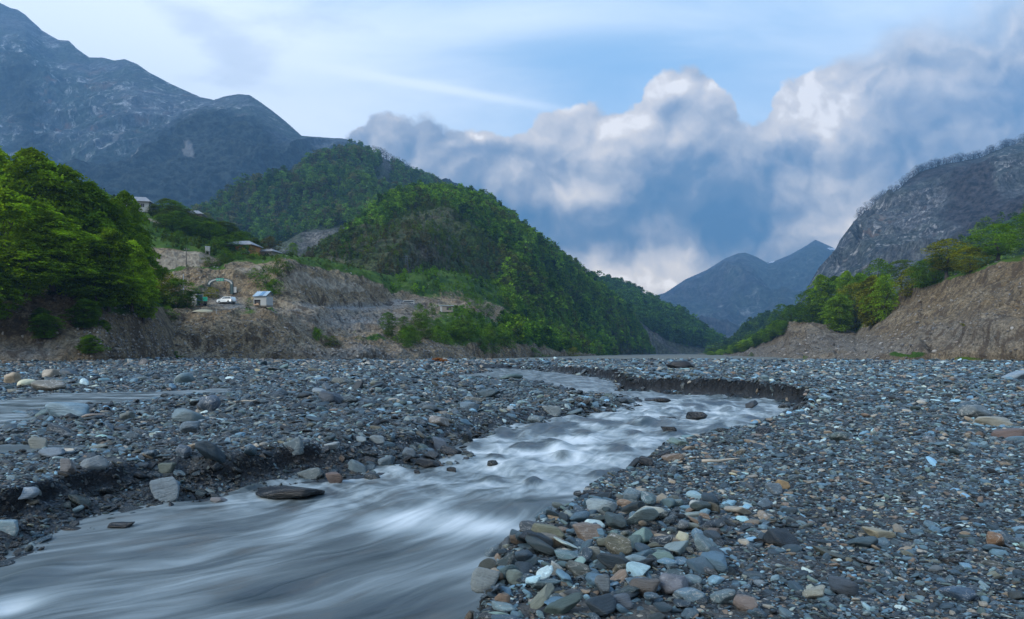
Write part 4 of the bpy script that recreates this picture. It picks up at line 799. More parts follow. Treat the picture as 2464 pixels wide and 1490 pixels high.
HERO = [  # u, v of the centre on a 2464 px frame, width, height px, colour, what it is, roundness (0 slab .. 1 round), tilt deg
 (398, 1185, 88, 62, (.20, .25, .29), 'big pale grey blue boulder with a notched top at the left water edge', 1, -18),
 (165, 990, 112, 38, (.17, .25, .30), 'wide flat pale blue boulder beside the small left stream', 0, 0),
 (118, 930, 84, 30, (.17, .15, .12), 'long brown grey rock on the far side of the small left stream', 0, 0),
 (30, 911, 42, 30, (.38, .29, .20), 'rounded stone with an orange centre near the left edge of the photo', 1, 0),
 (124, 899, 40, 22, (.32, .26, .20), 'tan boulder behind the long brown grey rock by the left stream', 1, 0),
 (504, 975, 56, 42, (.07, .10, .14), 'dark blue upright boulder on the left gravel bar near the end of the small stream', 1, -20),
 (452, 1001, 76, 34, (.13, .18, .20), 'angular grey boulder with a pointed ridge on the left gravel bar', .6, 0),
 (460, 1029, 48, 30, (.10, .14, .17), 'pyramid shaped slate stone in front of the angular grey boulder', .8, 0),
 (796, 958, 62, 32, (.045, .06, .08), 'dark smooth boulder in the middle distance of the left gravel bar', .8, 12),
 (228, 1130, 60, 46, (.17, .19, .20), 'block shaped grey stone with diagonal stripes on the left bank', 1, -25),
 (160, 1127, 46, 40, (.14, .13, .13), 'brownish cube like stone left of the striped grey block', 1, 0),
 (42, 1190, 90, 28, (.23, .26, .29), 'long pale slab low on the left bank near the photo edge', 0, 5),
 (22, 1274, 58, 40, (.20, .29, .33), 'pale blue cracked boulder at the lower left edge of the photo', 1, 0),
 (92, 1070, 50, 34, (.19, .20, .18), 'pale rounded boulder beside the puddle at the left', 1, 0),
 (128, 1092, 66, 24, (.15, .18, .21), 'wedge shaped grey stone beside the puddle at the left', .3, 0),
 (307, 1002, 38, 24, (.15, .17, .16), 'rounded grey stone behind the angular boulder on the left bar', 1, 0),
 (406, 1130, 50, 28, (.11, .125, .10), 'olive flat topped stone on the dark scarp of the left bank', .6, 0),
 (440, 1090, 38, 38, (.075, .11, .15), 'slate blue upright stone above the dark scarp of the left bank', 1, 0),
 (697, 1193, 158, 28, (.022, .026, .032), 'long black wet slab lying in the water off the left bank', 0, -2),
 (296, 1272, 68, 20, (.03, .032, .036), 'low dark wet rock in the stream near the lower left bank', .3, 0),
 (525, 1206, 40, 14, (.30, .27, .27), 'pinkish pale flat stone at the waterline right of the big pale boulder', 0, 0),
 (1058, 1017, 52, 26, (.20, .17, .145), 'pale brown boulder on the left bar above the rapids', .6, 10),
 (1057, 1071, 50, 30, (.07, .095, .13), 'dark blue boulder where the dark scarp meets the rapids', .8, 15),
 (1324, 989, 52, 26, (.16, .18, .18), 'grey dome shaped boulder on the tip of the left bar', .8, 0),
 (1003, 1138, 17, 14, (.025, .03, .04), 'small dark rock standing alone in calm water by the left bank', 1, 0),
 (1085, 1131, 26, 12, (.03, .04, .05), 'small dark wet rock in the stream below the rapids', .7, 0),
 (1183, 1117, 28, 16, (.05, .055, .05), 'wet rock with water pouring round it in the rapids', .8, 0),
 (931, 1112, 44, 28, (.11, .15, .18), 'grey blue boulder at the foot of the dark scarp near the rapids', .9, 0),
 (1090, 1090, 62, 20, (.028, .032, .038), 'long dark wet slab beside the rapids', .2, 20),
 (902, 925, 30, 20, (.16, .17, .14), 'cracked greenish boulder in the distance on the left bar', 1, 0),
 (1423, 1192, 40, 14, (.018, .02, .025), 'black wet rock in the water just off the right bank', .5, 0),
 (1465, 1188, 20, 14, (.025, .03, .04), 'small black wet rock between the stream and the right bank', 1, 0),
 (1640, 879, 70, 22, (.010, .011, .013), 'big black dome boulder on the far gravel plain', .9, 0),
 (1810, 974, 36, 16, (.03, .032, .036), 'dark pointed rock in front of the cut gravel bank', .6, -25),
 (1676, 1001, 48, 18, (.020, .022, .025), 'dark dome rock in the middle of the upper rapids', .9, 0),
 (1604, 1008, 44, 10, (.02, .024, .028), 'flat dark wet rock left of the dome rock in the rapids', .1, 0),
 (1606, 1036, 42, 18, (.03, .035, .042), 'dark double rock with foam below it in the upper rapids', .7, 0),
 (2377, 1016, 90, 24, (.30, .275, .22), 'long pale tan boulder on the right plain near the photo edge', .4, 0),
 (2343, 993, 70, 34, (.12, .14, .145), 'grey angular boulder behind the long tan boulder on the right', .9, 0),
 (2447, 904, 66, 22, (.22, .27, .31), 'pale blue boulder at the right edge under the eroded bank', .5, -10),
 (2431, 1046, 86, 24, (.13, .085, .07), 'brown red wedge boulder at the right edge of the photo', .3, -6),
 (2014, 1053, 52, 28, (.075, .105, .10), 'dark green rounded boulder on the right gravel plain', .8, 0),
 (1449, 1222, 72, 38, (.34, .40, .42), 'crumpled white blue rock at the right water edge', .8, -8),
 (1524, 1196, 46, 34, (.12, .18, .22), 'blue grey block behind the crumpled white rock', 1, 12),
 (1576, 1238, 78, 28, (.40, .385, .32), 'layered cream slab on the right bank', .2, 4),
 (1684, 1221, 50, 24, (.42, .42, .38), 'off white flat stone right of the layered cream slab', .3, 5),
 (1318, 1289, 84, 38, (.155, .155, .105), 'smooth olive oblong stone at the tip of the near right bank', .7, 6),
 (1408, 1287, 86, 42, (.21, .155, .12), 'brown pink boulder right of the olive oblong stone', .8, 4),
 (1325, 1310, 72, 30, (.20, .165, .125), 'tan flat boulder in front of the olive oblong stone', .5, 8),
 (1425, 1331, 40, 50, (.30, .28, .23), 'crumpled upright striped stone in front of the brown pink boulder', 1, 0),
 (1485, 1318, 78, 50, (.115, .11, .08), 'olive brown faceted boulder on the near right bank', 1, 8),
 (1190, 1331, 46, 38, (.11, .155, .19), 'blue grey faceted stone at the edge of the near right bank', 1, 0),
 (1172, 1404, 78, 54, (.20, .215, .21), 'knobbly pale grey boulder at the lower bank corner', 1, 20),
 (1205, 1453, 44, 38, (.20, .13, .085), 'brown block with a flat top on the mud at the bank corner', 1, 4),
 (1241, 1393, 44, 40, (.15, .18, .16), 'greenish faceted stone right of the knobbly grey boulder', 1, -10),
 (1554, 1423, 80, 46, (.11, .095, .085), 'dark stone with thick white bands in the foreground', .9, 0),
 (1542, 1403, 48, 22, (.19, .145, .08), 'ochre stone lying behind the white banded stone', .6, 0),
 (1626, 1416, 86, 46, (.155, .15, .165), 'mauve grey boulder right of the white banded stone', .8, 5),
 (1658, 1441, 72, 30, (.13, .20, .25), 'flat blue slab in front of the mauve grey boulder', .2, -8),
 (1525, 1360, 66, 32, (.24, .31, .33), 'pale blue rounded stone on the near right bank', .7, 6),
 (1334, 1372, 40, 28, (.42, .42, .39), 'white veined stone among dark slate on the near bank', .8, 30),
 (1489, 1456, 60, 36, (.10, .12, .145), 'dark blue faceted stone beside the foreground mud', .9, -10),
 (1790, 1458, 64, 36, (.19, .145, .125), 'brown pyramid stone at the bottom of the photo', .9, 0),
 (1743, 1445, 66, 36, (.12, .17, .19), 'blue green boulder left of the brown pyramid stone', .7, 0),
 (1286, 1275, 72, 24, (.05, .058, .066), 'dark slab tucked behind the olive oblong stone', .4, 6),
 (1238, 1301, 40, 26, (.14, .10, .07), 'brown tilted stone near the water on the near right bank', .8, 30),
 (2029, 1420, 72, 40, (.055, .068, .085), 'dark slate fin shaped stone in the lower right foreground', .9, 8),
 (1962, 1434, 58, 28, (.28, .27, .22), 'cream stone with a brown end left of the slate fin', .6, -15),
 (2309, 1437, 82, 32, (.055, .10, .16), 'deep blue boulder at the lower right', .6, 8),
 (2398, 1303, 54, 34, (.21, .115, .06), 'rust brown broken stone at the right of the photo', .9, 10),
 (1883, 1170, 34, 22, (.30, .20, .10), 'ochre orange stone on the middle of the right bank', .9, 15),
 (1857, 1178, 50, 28, (.13, .165, .19), 'blue and brown stone left of the ochre orange one', .8, 0),
 (2114, 1293, 82, 22, (.34, .29, .20), 'long cream and orange stone in the right foreground', .3, 8),
 (1842, 1214, 40, 22, (.13, .19, .25), 'tilted blue cylinder shaped stone on the right bank', .7, 30),
 (1551, 1112, 44, 22, (.035, .034, .032), 'dark brown wet rock at the right edge of the rapids', .8, 10),
 (1597, 1097, 44, 20, (.030, .032, .036), 'dark wet rock with water curling over it right of the rapids', .6, -8),
 (1838, 1038, 44, 20, (.035, .055, .085), 'dark blue wet boulder at the right shore of the upper rapids', .9, 0),
 (1883, 980, 34, 16, (.025, .03, .036), 'dark rock under the right end of the cut gravel bank', .8, 0),
 (1583, 964, 62, 12, (.022, .026, .032), 'low dark wet heap of rock between the bar tip and the cut bank', .2, 0),
 (1302, 1023, 34, 12, (.045, .042, .040), 'brownish wet rock washed over at the left side of the rapids', .6, 0),  # stone shape put where the water itself forms a dark lump
 (1030, 1118, 66, 22, (.030, .036, .044), 'long dark wet stone in the pile at the left shore below the scarp', .2, 6),
 (985, 1092, 34, 26, (.10, .13, .155), 'upright grey stone in the pile at the left shore', 1, 0),
 (860, 1128, 52, 26, (.10, .145, .17), 'tilted pale blue slab on the shelf of the left shore', .2, 28),
 (742, 1145, 60, 26, (.13, .15, .145), 'greyish rounded stone of the row on the left shelf', .8, -12),
 (803, 1152, 44, 26, (.15, .095, .075), 'reddish brown rounded stone of the row on the left shelf', .9, 0),
 (905, 1060, 40, 20, (.22, .25, .26), 'pale smooth stone on the rim of the dark scarp', .7, 0),
 (868, 1062, 34, 18, (.20, .24, .26), 'small pale stone left of the smooth one on the rim of the scarp', .8, 0),
 (800, 1076, 44, 20, (.30, .33, .34), 'whitish stone lying on the rim of the dark scarp', .6, 0),
 (715, 1082, 56, 42, (.10, .135, .15), 'angular grey stone standing on the rim of the dark scarp', .9, -20),
 (1030, 985, 44, 22, (.09, .115, .13), 'cracked dark stone in the middle of the left bar', .8, 0),
 (1130, 978, 46, 22, (.10, .15, .19), 'smooth blue grey stone in the middle of the left bar', .8, 0),
 (1292, 1012, 44, 22, (.11, .15, .17), 'grey blue boulder at the right end of the left bar', .8, 8),
 (820, 918, 46, 20, (.11, .12, .11), 'block shaped stone on the far part of the left bar', .7, 0),
]
def hit_ground(u, v, hoff=0.0):
    y = 8.0
    ys = np.concatenate([np.linspace(3, 40, 1500), np.linspace(40, 140, 700)])
    xs = (u-UC)/FPX*ys; zr = CZ-(v-VH)/FPX*ys
    h = np.maximum(ground_h(xs, ys), zw(ys)-.02)+hoff
    k = np.argmax(zr <= h); return xs[k], ys[k], h[k]
def build_stones():
    rng = np.random.default_rng(5)
    hi = [stone_mesh('stone', 100+i, 4, planes=[8, 11, 14, 9][i % 4], sharp=[44, 18, 12, 60][i % 4], rough=.12) for i in range(12)]
    mid = [stone_mesh('stone', 200+i, 3, planes=[8, 10, 13, 9][i % 4], sharp=[40, 18, 12, 50][i % 4], rough=.10) for i in range(14)]
    lo = [stone_mesh('pebble', 300+i, 2, planes=10, sharp=12, rough=.05) for i in range(12)]
    for me in hi+mid+lo: me.materials.append(M_STONE)
    taken = []
    for i, (u, v, w, h, c, label, rnd, tilt) in enumerate(HERO):
        x, y, z = hit_ground(u, v+h*.45)
        y = y+w/FPX*y*.35; x = (u-UC)/FPX*y
        sx = w/FPX*y/2; vis = h/FPX*y/2
        sy = sx*(.65+.25*((i*37) % 10)/10); sz = vis*1.15+.0*sy
        sz = min(sz, sx*1.1)
        o = link('boulder' if w > 48 else 'stone', hi[i % 12]); o.location = (x, y, z+sz*.62)
        o.scale = (sx*1.04, sy, sz); o.rotation_euler = (R(((i*53) % 17)-8), R(-tilt if False else tilt), R(((i*71) % 50)-25) if rnd > .5 else R(((i*71) % 16)-8))
        col = tuple(k*.95 for k in c)
        o['scol'] = [col[0]*.85, col[1]*.9, col[2]*.9, 1.0]; o['swet'] = 1.0 if ('wet' in label or 'in the' in label and 'rapids' in label) else (.35 if 'water' in label else 0.0)
        tag(o, label, 'rock', None)
        taken.append((x, y, sx))
    taken = np.array(taken)
    P = []; S = []
    y0 = 2.2
    while y0 < 150:
        y1 = y0*1.12; ym = (y0+y1)/2
        near = ym < 13
        for (spx, cov) in ((8.5, .55), (14, .36), (24, .26), (42, .13), (80, .035)):
            s = spx/FPX*ym*rng.uniform(.8, 1.0)
            cv_ = cov
            if s > .55: cv_ *= .12
            elif s > .34: cv_ *= .35
            if s > 1.3: continue
            if ym < 8 and spx > 20: cv_ *= 2.6
            elif ym < 45 and spx > 20: cv_ *= 1.8
            halfw = ym*.82+.6; A_ = 2*halfw*(y1-y0); n = int(cv_*A_/(s*s*.9))
            x = rng.uniform(-halfw, halfw, n); y = rng.uniform(y0, y1, n); sz = s*rng.uniform(.65, 1.5, n)
            P.append(np.stack([x, y], -1)); S.append(sz)
        y0 = y1
    yy = rng.uniform(4.1, 7.4, 420); xx = rng.uniform(-.30, .30, 420)*yy; P.append(np.stack([xx, yy], -1)); S.append(rng.uniform(.07, .24, 420))   # the heap at the near corner
    P = np.concatenate(P); S = np.concatenate(S)
    H, sd, s3, dsc = ground_h(P[:, 0], P[:, 1], True)
    e = .06; gx = (ground_h(P[:, 0]+e, P[:, 1])-H)/e; gy = (ground_h(P[:, 0], P[:, 1]+e)-H)/e; slope = np.hypot(gx, gy)
    sand = np.zeros(len(P))
    for (u, v, ru, rv, a) in SAND:
        cx, cy = unp(u, v, absz=0.0); rx = ru/FPX*cy; ry = rv/FPX*cy*cy/CZ
        sand = np.maximum(sand, a*np.exp(-(((P[:, 0]-cx)/rx)**2+((P[:, 1]-cy)/ry)**2)**1.5))
    spx = S/P[:, 1]*FPX
    xm = np.interp(P[:, 1], _xm_y, _xm_x); rt = P[:, 0] > xm
    clump = fbm(P[:, 0]*.55, P[:, 1]*.55, 0, 4, 61)+.4*fbm(P[:, 0]*.13, P[:, 1]*.13, 0, 3, 62)
    keep = np.ones(len(P), bool)
    keep &= ~((H < zw(P[:, 1])-.08) & (rng.random(len(P)) > np.where(spx > 20, .05, .0)*(P[:, 1] > 8)))
    keep &= ~((sd < .0) & (H < zw(P[:, 1])+.01) & (rng.random(len(P)) > .18) & (P[:, 1] < 12))
    keep &= rng.random(len(P)) > sand*1.02*np.where(spx < 30, 1, .55)
    keep &= ~((slope > .8) & (rng.random(len(P)) < np.where(P[:, 1] > 18, .78, .42)))
    bigp = np.where(rt, sst(-.25, .35, clump), sst(-.5, .2, clump)); bigp = np.where(rt & (P[:, 1] > 6.5), bigp*.2, bigp); bigp = np.where(rt & (P[:, 0] > .42*P[:, 1]), bigp*.4, bigp)
    bigp = np.where(rt & (P[:, 1] < 7.2) & (P[:, 0] < .42*P[:, 1]), np.maximum(bigp, .9), bigp)
    nh = np.arange(len(P)) >= len(P)-420
    keep &= ~(nh & ~rt)
    keep &= ~(~nh & (S > .10) & (spx > 26) & (rng.random(len(P)) > bigp))
    for x, y, s in taken: keep &= ~((np.hypot(P[:, 0]-x, P[:, 1]-y) < s*.75) & (S > s*.25))
    keep &= ~((s3 < -.1) & (rng.random(len(P)) > .15))
    P, S, H, sd, spx, rt, gx, gy, nh = [a[keep] for a in (P, S, H, sd, spx, rt, gx, gy, nh)]
    n = len(P); ci = rng.choice(len(PAL), n, p=PW); col = PAL[ci]*np.exp(rng.normal(-.35, .78, (n, 1)))*np.array([.92, 1.04, 1.06])
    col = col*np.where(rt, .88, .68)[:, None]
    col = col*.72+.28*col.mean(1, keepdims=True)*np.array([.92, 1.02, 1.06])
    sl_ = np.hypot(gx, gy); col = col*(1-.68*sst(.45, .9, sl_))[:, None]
    cc = np.minimum(col.max(1), .6)/np.maximum(col.max(1), 1e-6); col = col*cc[:, None]
    # the far left and the right foreground hold more brown and cream stones
    warm = (rng.random(n) < np.where(rt, .09, .03)+.2*sst(40, 80, P[:, 1])*(P[:, 0] < 0)) ; col[warm] = np.array([(.25, .20, .14), (.33, .30, .24), (.19, .14, .10)])[rng.integers(0, 3, warm.sum())]*rng.uniform(.6, 1.2, (warm.sum(), 1))
    sc = np.stack([S*.5*rng.uniform(.9, 1.35, n), S*.5*rng.uniform(.6, .95, n), S*.5*rng.uniform(.13, .46, n)], -1)
    rot = np.stack([rng.normal(0, .28, n)+np.arctan(gy)*.8, rng.normal(0, .28, n)-np.arctan(gx)*.8, rng.normal(0, .9, n)], -1)
    tip = rng.random(n) < .06; rot[tip, 0] += rng.uniform(-1.2, 1.2, tip.sum())
    sc[nh, 2] *= 1.35; Z = H+sc[:, 2]*rng.uniform(.15, .75, n)+nh*rng.uniform(0, .05, n)
    wet = np.clip(sst(.14, .02, Z-zw(P[:, 1]))*sst(1.2, .05, sd), 0, 1)*rng.uniform(.6, 1, n)
    wet = np.maximum(wet, (~rt)*(P[:, 1] < 14)*np.clip(sst(.40, .2, Z-zw(P[:, 1])), 0, 1)*.75)
    inview = (np.abs(P[:, 0]/P[:, 1]) < .72) & (P[:, 1] > (CZ-H)/.385)
    order = np.argsort(-np.where(inview, spx, 0)); nb = 300-len(HERO); big = order[:nb]; rest = order[nb:]
    xm_all = np.interp(P[:, 1], _xm_y, _xm_x)
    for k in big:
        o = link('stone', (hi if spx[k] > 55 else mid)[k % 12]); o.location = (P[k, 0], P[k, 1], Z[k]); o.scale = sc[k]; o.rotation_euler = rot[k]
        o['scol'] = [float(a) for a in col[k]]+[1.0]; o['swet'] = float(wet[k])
        if wet[k] > .35: tag(o, 'dark wet stone at the waterline or in the stream', 'rock', 'wet stones along the water')
        elif P[k, 0] > xm_all[k]: tag(o, 'flattish river stone on the gravel right of the stream', 'rock', 'river stones on the right bank')
        else: tag(o, 'slate coloured river stone on the gravel bar left of the stream', 'rock', 'river stones on the left bar')
    small = rest[spx[rest] < 17]; larger = rest[spx[rest] >= 17]
    cm_ = proto_collection('cobble_forms', mid, M_STONE); cl = proto_collection('pebble_forms', lo, M_STONE)
    def put(name, k, coll, nf, label):
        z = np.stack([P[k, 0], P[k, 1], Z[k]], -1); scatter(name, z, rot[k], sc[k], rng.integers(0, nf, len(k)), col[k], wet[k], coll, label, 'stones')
    for name, sel, side in (('cobbles', larger, 1), ('cobbles', larger, 0), ('pebbles', small, 1), ('pebbles', small, 0)):
        k = sel[rt[sel] == bool(side)]
        put(name, k, cm_ if name == 'cobbles' else cl, 14 if name == 'cobbles' else 12, '%s of slate and pale stone covering the %s' % ('cobbles' if name == 'cobbles' else 'small pebbles', 'gravel right of the stream' if side else 'gravel bar left of the stream'))
    print('stones', n)
    return cm_, cl
def rubble(L, n, weight, coll, nf, label, pal, smin, smax, rng, name='rubble'):
    q, i, j = pick(L, n, weight, rng); m = len(q)
    s = smin*(smax/smin)**(rng.random(m)**2.2); sc = np.stack([s, s*.75, s*.5], -1)*rng.uniform(.7, 1.2, (m, 3)); rot = rng.normal(0, .6, (m, 3))
    col = np.array(pal)[rng.integers(0, len(pal), m)]*rng.uniform(.6, 1.2, (m, 1))
    q = q+np.array([0, 0, 1])*s[:, None]*.2
    scatter(name, q, rot, sc, rng.integers(0, nf, m), col, np.zeros(m), coll, label, 'stones')

# ---------------------------------------------------------------- trees
def leaf_cloud(name, seed, clumps, leaves, size, rx=.36, z0=.12, z1=1.0, flat=.35, clump_r=.10, shape='round', droop=.25, wid=.55, tilt=.55):
    """a crown of leaf sprays filling an uneven volume, unit tree height"""
    r = np.random.default_rng(seed); C = []
    lobes = r.uniform(0, 6.28, 7); lz = r.uniform(z0+.15, z1-.05, 7); la = r.uniform(.2, .5, 7)
    while len(C) < clumps:
        h = r.random(); th = r.uniform(0, 2*math.pi)
        if shape == 'round': pr = math.sqrt(max(0, 1-(2*h-1.0)**2))**.8*(1-.18*h)
        elif shape == 'cone': pr = (1-h)**.75*min(1, h*7+.25)
        elif shape == 'beech': pr = (1-h**3.2)**.62*min(1, .6+h*1.6)
        else: pr = math.sqrt(max(0, 1-h**2))
        z = z0+(z1-z0)*h
        b = .72+sum(a*math.exp(-((z-q)/.13)**2)*max(0, math.cos(th-l)) for l, q, a in zip(lobes, lz, la))
        rr = rx*pr*b*r.random()**.33
        if r.random() < .12: rr *= .4
        C.append((rr*math.cos(th), rr*math.sin(th), z, th, rr))
    C = np.array(C); n = clumps*leaves; k = np.repeat(np.arange(clumps), leaves)
    cr = clump_r*r.uniform(.6, 1.3, clumps)[k]
    a = r.uniform(0, 2*math.pi, n); q = np.sqrt(r.random(n))*cr
    ox = q*np.cos(a); oy = q*np.sin(a)
    out = np.stack([np.cos(C[k, 3]), np.sin(C[k, 3])], -1); along = ox*out[:, 0]+oy*out[:, 1]
    oz = r.normal(0, 1, n)*cr*flat*.5-droop*(q**2)/cr-.25*along
    ctr = np.stack([C[k, 0]+ox, C[k, 1]+oy, C[k, 2]+oz], -1)
    # leaf quads
    nrm = np.stack([r.normal(0, tilt, n), r.normal(0, tilt, n), np.ones(n)], -1); nrm /= np.linalg.norm(nrm, axis=1, keepdims=True)
    t = np.stack([r.normal(size=n), r.normal(size=n), np.zeros(n)], -1); t -= nrm*np.sum(t*nrm, 1)[:, None]; t /= np.linalg.norm(t, axis=1, keepdims=True)
    b = np.cross(nrm, t); sz = size*r.uniform(.6, 1.3, n)[:, None]
    V = np.stack([ctr-t*sz, ctr+b*sz*wid, ctr+t*sz, ctr-b*sz*wid], 1).reshape(-1, 3)
    return np_mesh(name, V, np.arange(n*4).reshape(-1, 4), False)
def trunk_mesh(name, seed, h=.8, r0=.022, limbs=7, spread=.24, twigs=0, start=.25, lean=.04):
    r = random.Random(seed); mb = MB()
    pts = [(lean*math.sin(k*1.3+seed)*k/5, lean*math.cos(k*1.1+seed)*k/5, h*k/6-.03) for k in range(7)]
    mb.tube(pts, [r0*(1.25-k*.19) if k else r0*1.5 for k in range(7)], 7)
    def branch(p, d, L, rad, lvl):
        q = [p]; dd = d.copy()
        for k in range(3):
            dd = (dd+Vector((r.uniform(-.25, .25), r.uniform(-.25, .25), r.uniform(-.05, .3)))).normalized(); q.append(q[-1]+dd*L/3)
        mb.tube(q, [rad, rad*.75, rad*.5, rad*.22], 5 if lvl < 2 else 3, cap=False)
        if lvl < twigs:
            for _ in range(5):
                k = r.randint(1, 3); nd = (dd+Vector((r.uniform(-1, 1), r.uniform(-1, 1), r.uniform(-.2, .8)))).normalized(); branch(q[k], nd, L*.5, rad*.45, lvl+1)
    for i in range(limbs):
        t = start+(.95-start)*i/limbs; k = t*6; a = Vector(pts[int(k)]).lerp(Vector(pts[min(6, int(k)+1)]), k-int(k)); th = i*2.4+r.uniform(-.4, .4)
        branch(a, Vector((math.cos(th), math.sin(th), r.uniform(.35, .9))).normalized(), spread*(1.15-t*.6), r0*.5*(1.1-t*.7), 0)
    return mb.mesh(name)
TREE = {}
def make_tree_kinds():
    TREE['beech'] = [(leaf_cloud('crown', 10+i, 340, 60, .0165, rx=[.40, .34, .44, .38][i], z0=.09, shape='beech', clump_r=.078, flat=.22, droop=.30), trunk_mesh('trunk', i, start=.12, limbs=10, spread=.3)) for i in range(4)]
    TREE['bushy'] = [(leaf_cloud('crown', 30+i, 190, 34, .020, rx=[.52, .46, .58, .5][i], z0=.06, shape='round', clump_r=.12, flat=.35), trunk_mesh('trunk', 10+i, h=.7, start=.1, limbs=9, spread=.38)) for i in range(4)]
    TREE['broad'] = [(leaf_cloud('crown', 50+i, 170, 30, .019, rx=[.50, .44, .55, .40][i], z0=.20, shape='round', clump_r=.10, flat=.28), trunk_mesh('trunk', 20+i, h=.75, r0=.028, start=.22, limbs=10, spread=.42)) for i in range(4)]
    TREE['shrub'] = [(leaf_cloud('crown', 70+i, 70, 22, .040, rx=[.75, .66, .85][i], z0=.02, z1=1, shape='dome', clump_r=.2, flat=.5), trunk_mesh('stems', 40+i, h=.6, r0=.03, start=.05, limbs=6, spread=.5)) for i in range(3)]
    TREE['hill'] = [leaf_cloud('hillside_tree', 90+i, 34, 10, .062, rx=[.38, .32, .44, .36, .28][i], z0=.08, shape=['round', 'beech', 'round', 'beech', 'cone'][i], clump_r=.13, flat=.6, tilt=.8) for i in range(5)]
    TREE['bare'] = []
    for i in range(4):
        a = trunk_mesh('bare_tree', 60+i, h=.85, r0=.022, limbs=9, spread=.36, twigs=2, start=.12); b = leaf_cloud('twigs', 160+i, 60, 16, .028, rx=.42, z0=.15, shape='round', clump_r=.1, flat=.6, tilt=1.5, wid=.12)
        bm = bmesh.new(); bm.from_mesh(a); bm.from_mesh(b); bm.to_mesh(a); bm.free(); TREE['bare'].append(a)
GRN = {'beech': [(.18, .30, .014), (.15, .255, .014), (.21, .33, .016), (.12, .22, .014)], 'yel': [(.17, .18, .010), (.19, .20, .012)], 'dark': [(.065, .13, .018), (.08, .12, .022)], 'mid': [(.10, .19, .016), (.085, .16, .016)], 'brown': [(.07, .06, .025)]}
def tree(name, kind, i, x, y, z, h, w, col, label, cat='tree', group=None, parts=True):
    """w: crown width in metres"""
    protos = TREE[kind]; cr, tr = protos[i % len(protos)]
    ext = .9 if kind != 'shrub' else 1.5
    e = empty(name, (x, y, z), (i*2.399) % 6.28, (w/ext, w/ext, h))
    tag(e, label, cat, group)
    c = link('crown', cr, e); c['scol'] = [col[0], col[1], col[2], 1.0]
    if not cr.materials: cr.materials.append(M_LEAF)
    if not tr.materials: tr.materials.append(M_BARK)
    link('trunk' if kind != 'shrub' else 'stems', tr, e)
    return e
